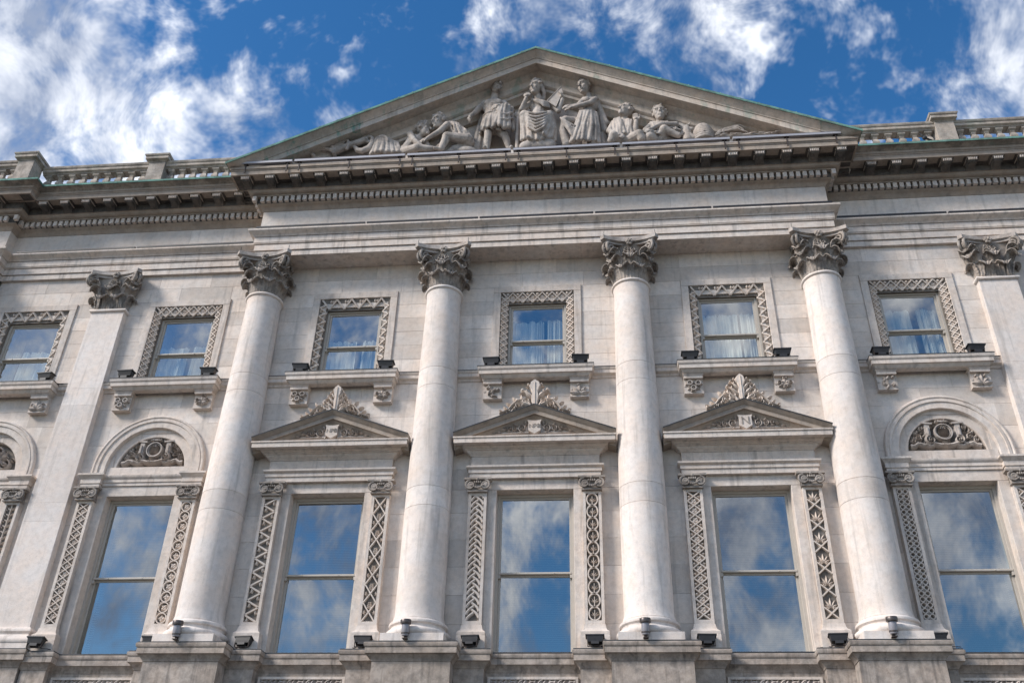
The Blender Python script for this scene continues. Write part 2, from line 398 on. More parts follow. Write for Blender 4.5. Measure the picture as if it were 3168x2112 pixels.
# ------------------------------------------------------------------ entablature
ARCH = [(-.62, 13.77), (0, 13.77), (0, 13.908), (-.02, 13.91), (-.02, 13.922), (.030, 13.924), (.030, 14.085), (.01, 14.087), (.01, 14.097), (.042, 14.10), (.056, 14.112), (.056, 14.125), (.040, 14.128), (.040, 14.136), (.062, 14.138),
        (.062, 14.288), (.04, 14.29), (.04, 14.302), (.075, 14.304), (.082, 14.325), (.10, 14.345), (.15, 14.375), (.185, 14.40), (.20, 14.415), (.20, 14.455), (-.62, 14.47)]
FRZ = [(-.6, 14.46), (0, 14.46), (0, 15.125), (-.6, 15.125)]
BED = [(-.55, 15.125), (.012, 15.13), (.02, 15.15), (.035, 15.165), (.055, 15.20), (.10, 15.235), (.135, 15.25), (.15, 15.27), (-.55, 15.27)]
DBAND = [(-.55, 15.271), (.15, 15.271), (.15, 15.431), (-.55, 15.431)]
OVOLO = [(-.55, 15.432), (.235, 15.432), (.235, 15.462), (.26, 15.466), (.30, 15.48), (.335, 15.51), (.345, 15.535), (.37, 15.54), (-.55, 15.54)]
MBAND = [(-.55, 15.541), (.37, 15.541), (.37, 15.744), (-.55, 15.744)]
COR = [(-.55, 15.745), (.37, 15.745), (.66, 15.745), (.66, 15.72), (.70, 15.72), (.70, 15.835), (.712, 15.84), (.72, 15.865), (.74, 15.875), (.74, 15.945), (.72, 15.955), (-.55, 16.02)]
SIMA = [(-.3, 15.95), (.745, 15.948), (.755, 15.955), (.77, 15.97), (.81, 15.985), (.85, 16.0), (.87, 16.01), (.875, 16.02), (.875, 16.035), (-.3, 16.06)]
def shift(p, d=0, z=0): return [(a+d, b+z) for a, b in p]
def entab(tag_path, y, x0, x1, joints_a, joints_f, ret0, ret1, back):
    # pieces of architrave and frieze between joints; ret = make the mitred return at that end
    def pieces(joints, prof, nm, parent):
        xs = [x0]+[j for j in joints if x0 < j < x1]+[x1]
        for i in range(len(xs)-1):
            a, b_ = xs[i], xs[i+1]; pts = []
            if i == 0 and ret0: pts += [(a, back)]
            pts += [(a+(0.0 if i == 0 else .0015), y), (b_-(0.0 if i == len(xs)-2 else .0015), y)]
            if i == len(xs)-2 and ret1: pts += [(b_, back)]
            sub(nm, MB().path(pts, prof), 'trim' if nm != 'frieze_block' else 'ashlar', parent)
    core = MB().box(x0+.05, x1-.05, y+.06, y+.5, 13.9, 15.1)
    P_ = part('entablature', core, 'trim', 0)
    pieces(joints_a, ARCH, 'architrave_block', P_); pieces(joints_f, FRZ, 'frieze_block', P_)
    return P_
def dentil_mesh():
    return MB().cbox(-.046, .046, -.082, .01, -.07, .072, 0.004).mesh('dentil', 'trim', 0)
DENT = dentil_mesh()
def modillion_mesh():
    m = MB()
    # side profile of the scroll bracket in (y, z), y negative = outward
    pr = [(0, .195), (-.275, .195), (-.275, .15), (-.285, .12), (-.275, .085), (-.25, .065), (-.215, .06), (-.17, .075), (-.12, .07), (-.07, .04), (-.035, .005), (0, -.005)]
    n = len(pr); w = .10
    m.add([(-w, y, z) for y, z in pr]+[(w, y, z) for y, z in pr], [tuple(range(n)), tuple(range(2*n-1, n-1, -1))]+[(i, n+i, n+(i+1) % n, (i+1) % n) for i in range(n)])
    m.box(-.130, .130, -.305, 0, .178, .2); m.box(-.116, .116, -.292, 0, .156, .178)
    for i in range(5): m.ell(((i-2)*.040, -.285, .118), (.019, .022, .038), nu=8, nv=6)
    # leaf on the underside
    for i in range(5):
        t = i/4; m.ell((0, -.06-.17*t, .03+.03*t), (.09-.01*abs(2*t-1), .035, .018), nu=8, nv=5)
    for sx in (-1, 1):
        m.tube([(sx*w+sx*.004*k, -.235+.05*math.cos(a)*(1-k/9), .115+.05*math.sin(a)*(1-k/9)) for k, a in [(k, R(60*k)) for k in range(8)]], .010, 5)
    me = m.mesh('modillion', 'soot_shade_stone', 40); me.materials.append(MATS['trim'])
    for p in me.polygons:
        if p.center.z > .15 or (p.center.y < -.272 and p.center.z > .075): p.material_index = 1  # caps and beads stay light; the body keeps the painted shade and soot
    return me
MODI = modillion_mesh()
def cornice(y, x0, x1, ret0, ret1, back, sima, mods, dents, nj):
    pts = ([(x0, back)] if ret0 else [])+[(x0, y), (x1, y)]+([(x1, back)] if ret1 else [])
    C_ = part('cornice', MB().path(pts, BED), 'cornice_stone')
    sub('dentil_band', MB().path(pts, DBAND), 'soot_shade_stone', C_); sub('ovolo', MB().path(pts, OVOLO), 'cornice_stone', C_); sub('modillion_band', MB().path(pts, MBAND), 'soot_shade_stone', C_)  # back bands coloured near-black to put shade into the gaps
    xs = [x0+(x1-x0)*i/nj for i in range(nj+1)]
    for i in range(nj):
        a, b_ = xs[i], xs[i+1]; p = []
        if i == 0 and ret0: p.append((a, back))
        p += [(a+(.0 if i == 0 else .001), y), (b_-(.0 if i == nj-1 else .001), y)]
        if i == nj-1 and ret1: p.append((b_, back))
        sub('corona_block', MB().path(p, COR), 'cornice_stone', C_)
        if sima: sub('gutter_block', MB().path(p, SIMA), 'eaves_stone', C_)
    if sima:
        fl = MB()
        fl.path(pts, [(.70, 16.055), (.879, 16.036), (.882, 16.0), (.893, 16.0), (.897, 16.05), (.70, 16.072)])
        sub('copper_flashing', fl, 'verdigris', C_)
    for x in dents: link('dentil', DENT, C_, (x, y-.15, 15.35))
    for x in mods: link('modillion', MODI, C_, (x, y-.37, 15.545))
    # coffers in the soffit: cross bars between the modillions make sunk panels
    cf = MB(); yo = y-.37
    for x in mods: cf.box(x-.135, x+.135, yo-.292, yo, 15.722, 15.746)
    cf.box(x0-.3 if ret0 else x0, x1+.3 if ret1 else x1, yo-.05, yo, 15.7225, 15.7455)
    for a, b_ in zip(mods[:-1], mods[1:]):
        xa, xb = a+.135, b_-.135
        cf.box(xa, xa+.03, yo-.292, yo-.05, 15.732, 15.746); cf.box(xb-.03, xb, yo-.292, yo-.05, 15.732, 15.746); cf.box(xa+.03, xb-.03, yo-.082, yo-.05, 15.732, 15.746)
    sub('coffered_soffit', cf, 'soot_shade_stone', C_, 0)  # coffer colour carries painted shade as well as soot
    # dentils and modillions on the returns
    for (fl_, xr, sgn) in ((ret0, x0, -1), (ret1, x1, 1)):
        if not fl_: continue
        xa, xb = sorted((xr+sgn*.375, xr+sgn*.655)); cr = MB().box(xa, xb, y-.66, y+.45, 15.724, 15.744); sub('return_soffit', cr, 'soot_shade_stone', C_, 0)  # underside sheet darkened in colour so the return looks shaded
        for k in range(4):
            o = link('dentil', DENT, C_, (xr+sgn*.15, y+.0+.1485*k, 15.35), (0, 0, R(90*sgn)))
        link('modillion', MODI, C_, (xr+sgn*.37, y+.15, 15.545), (0, 0, R(90*sgn)))
        link('dentil', DENT, C_, (xr+sgn*.19, y-.19, 15.35))
    return C_
cm = [(k+.5)*.605 for k in range(-12, 12)]
E_C = entab('c', FY, -HW, HW, [-5.1, -3.4, -2.0, -.3, 1.0, 2.35, 3.9, 5.3], [-4.6, -2.6, .55, 3.1, 5.0], True, True, 0.4)
cornice(FY, -HW, HW, True, True, 0.5, False, cm, [(k+.5)*.1485 for k in range(-45, 45)], 9)
E_L = entab('l', WFY, -13.25, -6.55, [-11.6, -10.3, -8.9, -7.6], [-11.0, -8.6], False, False, 0)
cornice(WFY, -13.25, -6.55, False, False, 0, True, [-7.30-.56*k for k in range(0, 10)], [-6.95-.1485*k for k in range(0, 43)], 5)
E_R = entab('r', WFY, 6.55, 14.0, [8.2, 9.6, 11.2], [8.6, 11.4], False, False, 0)
cornice(WFY, 6.55, 14.0, False, False, 0, True, [7.72+.56*k for k in range(0, 10)], [6.95+.1485*k for k in range(0, 42)], 5)
E_E = entab('e', -.30, -20.0, -13.2, [-15.0, -17], [-16], False, True, 0.4)
cornice(-.30, -20.0, -13.2, False, True, 0.5, True, [-13.45-.56*k for k in range(0, 6)], [-13.3-.1485*k for k in range(0, 12)], 4)
# body of the end pavilion behind its entablature
part('end_pavilion_wall', MB().box(-20, -13.25, -.05, .9, -1.7, 13.8), 'ashlar', 0)

# ------------------------------------------------------------------ pediment
PSL, PZ = 0.47, 19.45
zr = lambda x: PZ-PSL*abs(x)
RAKE = [(a-.006 if -1.3 < a < -1.2 else a, b) for a, b in [(-1.43, 0), (-1.43, -.035), (-1.415, -.05), (-1.38, -.075), (-1.33, -.115), (-1.29, -.15), (-1.275, -.165), (-1.272, -.19), (-1.25, -.195), (-1.25, -.365), (-1.21, -.365), (-1.21, -.345), (-.98, -.345),
        (-.97, -.37), (-.93, -.40), (-.87, -.45), (-.85, -.47), (-.85, -.66), (-.83, -.68), (-.80, -.70), (-.77, -.71), (-.77, -.80), (-.75, -.81), (-.70, -.84), (-.64, -.90), (-.62, -.93), (-.50, -.93), (-.50, 0.05)]]
tym = MB().prism([(-7.0, 15.9), (7.0, 15.9), (7.0, zr(7.0)-.3), (0, PZ-.3), (-7.0, zr(7.0)-.3)], -.51, -.1)
PED = part('pediment', tym, 'trim', 0)
for sgn in (-1, 1):
    xs = [0, 1.45, 2.9, 4.3, 5.6, 6.55, 7.40]
    for i in range(6):
        a, b_ = xs[i]+(.0015 if i else 0), xs[i+1]-(.0015 if i < 5 else 0)
        nst = 2 if i < 3 else 8
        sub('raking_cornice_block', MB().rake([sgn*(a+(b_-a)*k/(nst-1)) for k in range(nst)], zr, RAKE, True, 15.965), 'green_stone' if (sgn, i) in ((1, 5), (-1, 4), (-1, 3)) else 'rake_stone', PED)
    sub('copper_flashing', MB().rake([0, sgn*3.7, sgn*7.42], zr, [(-1.436, .0), (-1.445, -.04), (-1.456, -.045), (-1.46, .018), (-1.40, .045), (-.45, .10), (-.45, .07)]), 'verdigris', PED)
    cl = MB(); rr = random.Random(3)
    x = .35
    while x < 7.2:                                # standing clips along the copper edge
        cl.box(sgn*x-.012, sgn*x+.012, -1.46, -1.42, zr(x)-.015, zr(x)+.036); x += rr.uniform(.3, .8)
    sub('flashing_clips', cl, 'verdigris', PED, 0)
    # the gutter returns round the corner
    e = MB().path([(sgn*6.6, -.5), (sgn*6.6, .55)] if sgn > 0 else [(sgn*6.6, .55), (sgn*6.6, -.5)], shift(SIMA, 0, -.02)); sub('gutter_return', e, 'rake_stone', PED)
# one stone of the gutter stained green by the copper above
sub('copper_stain_stone', MB().rake([-3.02, -2.78], zr, [(-1.434, .0), (-1.436, -.037), (-1.42, -.054), (-1.385, -.079), (-1.335, -.119), (-1.295, -.154), (-1.28, -.168), (-1.277, -.192), (-1.262, -.197), (-1.262, -.366), (-1.2, -.35), (-1.2, 0.0)]), 'green_stone', PED)
sub('pediment_ledge', MB().box(-6.4, 6.4, -1.02, -.5, 15.95, 16.36), 'trim', PED, 0)
sub('pediment_roof', MB().prism([(-7.3, zr(7.3)-.05), (0, PZ+.02), (7.3, zr(7.3)-.05)], -.46, 9), 'lead', PED, 0)

# ------------------------------------------------------------------ acanthus leaf / volute meshes
def leaf_mesh(name, h, W, curl, bulge, mat='sooty_stone', lobes=5, nt_=24, ns=14, thick=.02):
    def pt(t, s):
        tb = .70
        if t < tb:
            q = t/tb; rho = .012+bulge*q*q; ze = h*q
            tx, tz = 2*bulge*q, h
        else:
            a = (t-tb)/(1-tb)*R(215); rho = .012+bulge+curl*(1-math.cos(a)); ze = h+curl*math.sin(a)
            tx, tz = math.sin(a), math.cos(a)
        w = W*(.62+.38*math.sin(math.pi*min(1, t*1.02)*.92))
        w *= 1+.14*abs(math.sin(math.pi*lobes*t))-.07
        if t > .55: w *= 1+.22*math.sin(math.pi*(t-.55)/.45)
        if t > .84: w *= math.sqrt(max(0.12, 1-((t-.84)/.17)**2))
        n = Vector((tz, 0, -tx)); n.normalize()
        off = .030*(1-s*s) + .010*math.cos(s*math.pi*3.5) - .012
        if t > .6: off += .008*math.sin(s*math.pi*6)*(t-.6)/.4
        return Vector((rho, s*w, ze))+n*off, n
    m = MB(); A, B_ = [], []
    for i in range(nt_+1):
        for j in range(ns+1):
            p, n = pt(i/nt_, -1+2*j/ns); A.append(p); B_.append(p-n*thick)
    k = ns+1; nv = len(A); fs_ = []
    for i in range(nt_):
        for j in range(ns):
            a = i*k+j; fs_.append((a, a+1, a+k+1, a+k)); fs_.append((nv+a, nv+a+k, nv+a+k+1, nv+a+1))
    bd = [j for j in range(ns)]+[i*k+ns for i in range(nt_)]+[nt_*k+ns-j for j in range(ns)]+[(nt_-i)*k for i in range(nt_)]
    for q in range(len(bd)):
        a, b_ = bd[q], bd[(q+1) % len(bd)]; fs_.append((a, nv+a, nv+b_, b_))
    m.add(A+B_, fs_)
    # scalloped bead along the curled lip
    for j in range(7):
        s = -0.95+1.9*j/6; p, n = pt(.87-.10*abs(s)**2, s); m.ell(p-n*.008, (W*.17, W*.17, W*.14), nu=7, nv=5)
    return m.mesh(name, mat, 50)
LEAF_LO = leaf_mesh('acanthus_leaf', .25, .145, .066, .05)
LEAF_UP = leaf_mesh('acanthus_leaf', .47, .16, .078, .09)
LEAF_CO = leaf_mesh('acanthus_leaf', .50, .17, .075, .17)
LEAF_CE = leaf_mesh('acanthus_leaf', .22, .12, .045, .03)
def volute_mesh():
    m = MB()
    for sy in (-1, 1):
        pts = []; rad = []
        for i in range(8):                        # stem
            q = i/8; pts.append((.02+.20*q*q+.02*q, sy*.062*(1-.35*q), .30+.42*q)); rad.append(.022+.012*q)
        cx_, cz_, r0 = .245, .60, .125
        for i in range(26):
            a = R(100-26*i); r = r0*(1-i/27.0)+.012; pts.append((cx_+r*math.cos(a)*1.0, sy*.05, cz_+.06+r*math.sin(a))); rad.append(.034*(1-.5*i/26))
        m.tube(pts, rad, 7)
    m.ell((.245, 0, .66), (.10, .045, .10), nu=10, nv=6)
    return m.mesh('volute', 'sooty_stone', 60)
VOL = volute_mesh()
def helix_mesh():
    m = MB()
    for sx in (-1, 1):
        pts = [(.02+.03*q, sx*(.20-.09*q), .30+.38*q) for q in [i/6 for i in range(7)]]; rad = [.02]*7
        for i in range(18):
            a = R(sx and (90+28*i)); r = .062*(1-i/19)+.006
            pts.append((.06, sx*(.085-r*math.cos(a)*-1*0+(-.0)-r*math.cos(a)*-1), .70+r*math.sin(a)-.02)); rad.append(.018*(1-.4*i/18))
        m.tube(pts, rad, 6)
    return m.mesh('helix', 'sooty_stone', 60)
HEL = helix_mesh()
def rosette_mesh(r=.10, mat='sooty_stone'):
    m = MB()
    for k in range(6):
        a = R(60*k); m.ell((.03, r*.55*math.cos(a), r*.55*math.sin(a)), (.03, r*.42, r*.42), nu=7, nv=5)
    m.ell((.055, 0, 0), (.035, r*.3, r*.3), nu=8, nv=6); return m.mesh('rosette', mat, 60)
ROS = rosette_mesh()
def abacus(hx, hy, sag, z0, z1, cx, cy, back=None):
    # concave-sided slab, three stacked outlines
    m = MB()
    for (k, za, zb, g) in ((.90, z0, z0+.055, 0), (.95, z0+.055, z0+.07, 0), (1.0, z0+.07, z1, 0)):
        pl = []
        cs = [(-hx*k, -hy*k), (hx*k, -hy*k), (hx*k, hy*k), (-hx*k, hy*k)]; ch = .075
        for i in range(4):
            a, b_ = Vector(cs[i]), Vector(cs[(i+1) % 4]); d = (b_-a).normalized(); nrm = Vector((-d.y, d.x))
            a2, b2 = a+d*ch, b_-d*ch
            for j in range(9):
                q = j/8; pl.append(a2.lerp(b2, q)+nrm*(sag*4*q*(1-q)))
        n = len(pl)
        m.add([(cx+p.x, cy+p.y, za) for p in pl]+[(cx+p.x, cy+p.y, zb) for p in pl], [tuple(range(n-1, -1, -1)), tuple(range(n, 2*n))]+[(i, (i+1) % n, n+(i+1) % n, n+i) for i in range(n)])
    return m
def frame_m(x, y, z, ang, s=1.0):
    # local +x points outward at plan angle ang
    return Matrix.Translation((x, y, z)) @ Matrix.Rotation(ang, 4, 'Z') @ Matrix.Scale(s, 4)

def column(cx, cy=AX):
    base = MB()
    base.box(cx-.57, cx+.57, cy-.57, cy+.4, 4.80, 4.935)
    base.lathe([(.30, 4.90), (.555, 4.935), (.585, 4.955), (.60, 4.99), (.595, 5.03), (.57, 5.055), (.525, 5.065), (.515, 5.075), (.50, 5.10), (.505, 5.13), (.52, 5.14), (.54, 5.155), (.545, 5.18), (.535, 5.205), (.505, 5.22), (.495, 5.225), (.49, 5.245), (.3, 5.25)], cx, cy, 48)
    o = part('column', base, 'column_stone', 40)
    zt, zb = 12.64, 5.247
    def rad(z):
        q = (z-zb)/(zt-zb); r = .452-.073*max(0, (q-.25)/.75)**1.35
        if q < .02: r += .03*(1-q/.02)**2
        if q > .985: r += .018*((q-.985)/.015)**2
        return r
    joints = [zb, 7.43, 7.84, 10.15, 10.58, zt]
    for a, b_ in zip(joints[:-1], joints[1:]):
        n = max(2, int((b_-a)/.12)); pr = [(.2, a), (rad(a)-.008, a), (rad(a), a+.005)]+[(rad(a+(b_-a)*i/n), a+(b_-a)*i/n) for i in range(1, n)]+[(rad(b_), b_-.005), (rad(b_)-.008, b_), (.2, b_)]
        sub('drum', MB().lathe(pr, cx, cy, 56), 'column_stone', o, 40)
    sub('astragal', MB().lathe([(.3, 12.64), (.385, 12.642), (.40, 12.648), (.425, 12.66), (.435, 12.685), (.425, 12.71), (.40, 12.722), (.385, 12.726), (.375, 12.745), (.3, 12.745)], cx, cy, 48), 'column_stone', o, 50)
    sub('bell', MB().lathe([(.2, 12.73), (.345, 12.735), (.345, 13.0), (.36, 13.25), (.40, 13.45), (.46, 13.6), (.47, 13.625), (.2, 13.63)], cx, cy, 32), 'sooty_stone', o, 50)
    sub('abacus', abacus(.645, .645, .15, 13.60, 13.765, cx, cy), 'carved_stone', o, 40)
    for k in range(8):
        a = R(22.5+45*k); d = Vector((math.cos(a), math.sin(a)))
        if d.y < .55: link('acanthus_leaf', LEAF_LO, o, mtx=frame_m(cx+.345*d.x, cy+.345*d.y, 12.74, a))
        a = R(45*k); d = Vector((math.cos(a), math.sin(a)))
        if d.y < .55: link('acanthus_leaf', LEAF_UP, o, mtx=frame_m(cx+.345*d.x, cy+.345*d.y, 12.74, a))
    for k in range(4):
        a = R(45+90*k); d = Vector((math.cos(a), math.sin(a)))
        link('volute', VOL, o, mtx=frame_m(cx+.36*d.x, cy+.36*d.y, 12.76, a, 1.12))
        link('acanthus_leaf', LEAF_CO, o, mtx=frame_m(cx+.35*d.x, cy+.35*d.y, 12.86, a))
    for a in (R(-90), R(0), R(180)):
        d = Vector((math.cos(a), math.sin(a)))
        link('helix', HEL, o, mtx=frame_m(cx+.38*d.x, cy+.38*d.y, 12.80, a))
        link('acanthus_leaf', LEAF_CE, o, mtx=frame_m(cx+.37*d.x, cy+.37*d.y, 13.14, a))
        link('rosette', ROS, o, mtx=frame_m(cx+.47*d.x, cy+.47*d.y, 13.66, a))
    pins = MB()
    for sx in (-1, 1): pins.tube([(cx+sx*.58, cy-.60, 13.75), (cx+sx*.57, cy-.59, 13.90)], .006, 5)
    sub('bird_pin', pins, 'black_metal', o, 0)
    return o
for c in COLS: column(c)
column(-13.75, 0.08)

def pilaster(cx):
    yf = -.10; hw = .40; hb = .43
    base = MB()
    base.path([(cx-hb, .2), (cx-hb, yf), (cx+hb, yf), (cx+hb, .2)], [(-.1, 4.80), (.12, 4.80), (.12, 4.93), (.13, 4.94), (.145, 4.98), (.135, 5.03), (.10, 5.06), (.07, 5.07), (.055, 5.11), (.07, 5.15), (.085, 5.16), (.09, 5.185), (.075, 5.22), (.045, 5.235), (.04, 5.25), (-.1, 5.25)])
    o = part('pilaster', base, 'column_stone', 40)
    js = [5.25, 7.43, 7.84, 10.15, 10.58, 12.64]
    for a, b_ in zip(js[:-1], js[1:]):
        w0 = hb-(hb-hw)*(a-5.25)/7.4; w1 = hb-(hb-hw)*(b_-5.25)/7.4
        m = MB(); c = .006
        m.add([(cx-w0, yf+c, a+.0015), (cx-w0+c, yf, a+.0015), (cx+w0-c, yf, a+.0015), (cx+w0, yf+c, a+.0015), (cx+w0, .15, a+.0015), (cx-w0, .15, a+.0015),
               (cx-w1, yf+c, b_-.0015), (cx-w1+c, yf, b_-.0015), (cx+w1-c, yf, b_-.0015), (cx+w1, yf+c, b_-.0015), (cx+w1, .15, b_-.0015), (cx-w1, .15, b_-.0015)],
              [(5, 4, 3, 2, 1, 0), (6, 7, 8, 9, 10, 11)]+[(i, (i+1) % 6, 6+(i+1) % 6, 6+i) for i in range(6)])
        sub('shaft_block', m, 'column_stone', o, 0)
    sub('astragal', MB().path([(cx-hw, .2), (cx-hw, yf), (cx+hw, yf), (cx+hw, .2)], [(-.1, 12.64), (.015, 12.642), (.04, 12.655), (.05, 12.685), (.04, 12.715), (.012, 12.73), (-.1, 12.745)]), 'column_stone', o, 50)
    sub('bell', MB().path([(cx-hw+.03, .2), (cx-hw+.03, yf+.03), (cx+hw-.03, yf+.03), (cx+hw-.03, .2)], [(-.1, 12.73), (0, 12.735), (0, 13.1), (.02, 13.35), (.07, 13.55), (.09, 13.625), (-.1, 13.63)]), 'sooty_stone', o, 50)
    ab = abacus(.64, .50, .12, 13.60, 13.765, cx, .20-.02); sub('abacus', ab, 'carved_stone', o, 40)
    f = R(-90)
    for x in (-.19, .19): link('acanthus_leaf', LEAF_LO, o, mtx=frame_m(cx+x, yf+.03, 12.74, f))
    for x in (-.33, 0, .33): link('acanthus_leaf', LEAF_UP, o, mtx=frame_m(cx+x, yf+.03, 12.74, f if x == 0 else R(-90+(45 if x > 0 else -45))))
    for s, a in ((-1, R(180)), (1, 0)): link('acanthus_leaf', LEAF_LO, o, mtx=frame_m(cx+s*(hw-.04), .0, 12.74, a))
    for s in (-1, 1):
        a = R(-90+45*s)
        link('volute', VOL, o, mtx=frame_m(cx+s*.33, yf+.08, 12.76, a, 1.12)); link('acanthus_leaf', LEAF_CO, o, mtx=frame_m(cx+s*.33, yf+.07, 12.86, a))
    link('helix', HEL, o, mtx=frame_m(cx, yf+.0, 12.80, f)); link('acanthus_leaf', LEAF_CE, o, mtx=frame_m(cx, yf, 13.14, f)); link('rosette', ROS, o, mtx=frame_m(cx, yf-.08, 13.66, f))
    return o
for c in PIL: pilaster(c)

# ------------------------------------------------------------------ pedestals and dado under the piano nobile
PEDP = [(-.1, -1.7), (0, -1.7), (0, 4.47), (.012, 4.475), (.02, 4.50), (.035, 4.52), (.075, 4.565), (.10, 4.585), (.115, 4.59), (.115, 4.695), (.128, 4.70), (.14, 4.725), (.14, 4.765), (.13, 4.775), (-.1, 4.81)]
def pedestal(name, x0, x1, y, dz, back):
    o = part(name, MB().path([(x0, back), (x0, y), (x1, y), (x1, back)], [(d, z+dz if z > 0 else z) for d, z in PEDP]), 'pedestal_stone')
    sub('lead_capping', MB().box(x0-.12, x1+.12, y-.12, back, 4.776+dz, 4.799+dz), 'lead', o, 0)
    return o
for c in COLS: pedestal('column_pedestal', c-.70, c+.70, -.62, 0.0, .3)
pedestal('column_pedestal', -14.45, -13.05, -.37, 0.0, .3)
for c in PIL: pedestal('pilaster_pedestal', c-.52, c+.52, -.22, 0.0, .3)

# ------------------------------------------------------------------ carving primitives on a local (u,v,h) patch
class Carve:
    def __init__(s, M): s.m = MB(); s.M = M
    def P(s, u, v, h): return s.M(u, v, h)
    def bar(s, u0, v0, u1, v1, w, h, h0=0.0):
        d = Vector((u1-u0, v1-v0)); d.normalize(); n = Vector((-d.y, d.x))*(w/2); n2 = n*.62
        q = [(u0+n.x, v0+n.y, h0), (u1+n.x, v1+n.y, h0), (u1-n.x, v1-n.y, h0), (u0-n.x, v0-n.y, h0), (u0+n2.x, v0+n2.y, h), (u1+n2.x, v1+n2.y, h), (u1-n2.x, v1-n2.y, h), (u0-n2.x, v0-n2.y, h)]
        s.m.add([s.P(*p) for p in q], [(0, 1, 5, 4), (1, 2, 6, 5), (2, 3, 7, 6), (3, 0, 4, 7), (4, 5, 6, 7)])
    def leaf(s, u, v, a, l, w, h, n=6):
        # pointed leaf from (u,v) along angle a with a raised midrib
        c, sn = math.cos(a), math.sin(a); vs_ = []; fs_ = []
        for i in range(n+1):
            t = i/n; ww = w*.5*math.sin(math.pi*min(1, t*.9+.1))**.8*(1 if i < n else 0.05)
            for q, hh in ((-1, 0.0), (-.55, h*.75*math.sin(math.pi*min(.95, t+.08))), (0, h*(.55+.45*math.sin(math.pi*t))), (.55, h*.75*math.sin(math.pi*min(.95, t+.08))), (1, 0.0)):
                x, y = t*l, q*ww; vs_.append(s.P(u+x*c-y*sn, v+x*sn+y*c, hh))
        for i in range(n):
            for j in range(4): k = i*5+j; fs_.append((k, k+5, k+6, k+1))
        s.m.add(vs_, fs_)
    def blob(s, u, v, r, h, n=8, e=1.0):
        vs_ = [s.P(u, v, h)]; fs_ = []
        for j, (rr, hh) in enumerate(((.45, .92), (.8, .6), (1, 0))):
            for i in range(n):
                a = 2*math.pi*i/n; vs_.append(s.P(u+r*rr*math.cos(a), v+r*e*rr*math.sin(a), h*hh))
        for i in range(n):
            fs_.append((0, 1+i, 1+(i+1) % n))
            for j in range(2): fs_.append((1+j*n+i, 1+(j+1)*n+i, 1+(j+1)*n+(i+1) % n, 1+j*n+(i+1) % n))
        s.m.add(vs_, fs_)
    def flower(s, u, v, r, h, n=4, a0=0.0):
        for k in range(n): s.leaf(u, v, a0+2*math.pi*k/n, r, r*(1.05 if n <= 4 else .7), h*.85, 4)
        s.blob(u, v, r*.28, h, 6)
    def ring(s, u, v, r, w, h, n=18, e=1.0, a0=0.0, a1=2*math.pi):
        full = abs(a1-a0-2*math.pi) < 1e-6; k = n if full else n+1; vs_ = []
        for i in range(k):
            a = a0+(a1-a0)*i/n
            for rr, hh in ((r-w/2, 0), (r-w*.3, h), (r+w*.3, h), (r+w/2, 0)): vs_.append(s.P(u+rr*math.cos(a), v+rr*e*math.sin(a), hh))
        fs_ = [(i*4+j, ((i+1) % k)*4+j, ((i+1) % k)*4+j+1, i*4+j+1) for i in range(n) for j in range(3)]
        s.m.add(vs_, fs_)
    def line(s, pts, w, h):
        # raised rounded band along a 2d polyline; w may vary
        m = len(pts); w = w if hasattr(w, '__len__') else [w]*m; vs_ = []
        for i, p in enumerate(pts):
            a, b_ = pts[max(0, i-1)], pts[min(m-1, i+1)]; d = Vector((b_[0]-a[0], b_[1]-a[1])); d = d.normalized() if d.length else Vector((1, 0)); n = Vector((-d.y, d.x))
            for q, hh in ((.5, 0), (.34, h*.8), (0, h), (-.34, h*.8), (-.5, 0)): vs_.append(s.P(p[0]+n.x*w[i]*q, p[1]+n.y*w[i]*q, hh))
        s.m.add(vs_, [(i*5+j, (i+1)*5+j, (i+1)*5+j+1, i*5+j+1) for i in range(m-1) for j in range(4)]+[(0, 1, 2, 3, 4), tuple((m-1)*5+j for j in (4, 3, 2, 1, 0))])
    def spiral(s, u, v, r, turns, a0, sg, w, h):
        n = int(14*turns); pts = []; ww = []
        for i in range(n+1):
            t = i/n; rr = r*(1-.88*t); a = a0+sg*2*math.pi*turns*t; pts.append((u+rr*math.cos(a), v+rr*math.sin(a))); ww.append(w*(1-.55*t))
        s.line(pts, ww, h); s.blob(u, v, r*.2, h*1.15, 6)

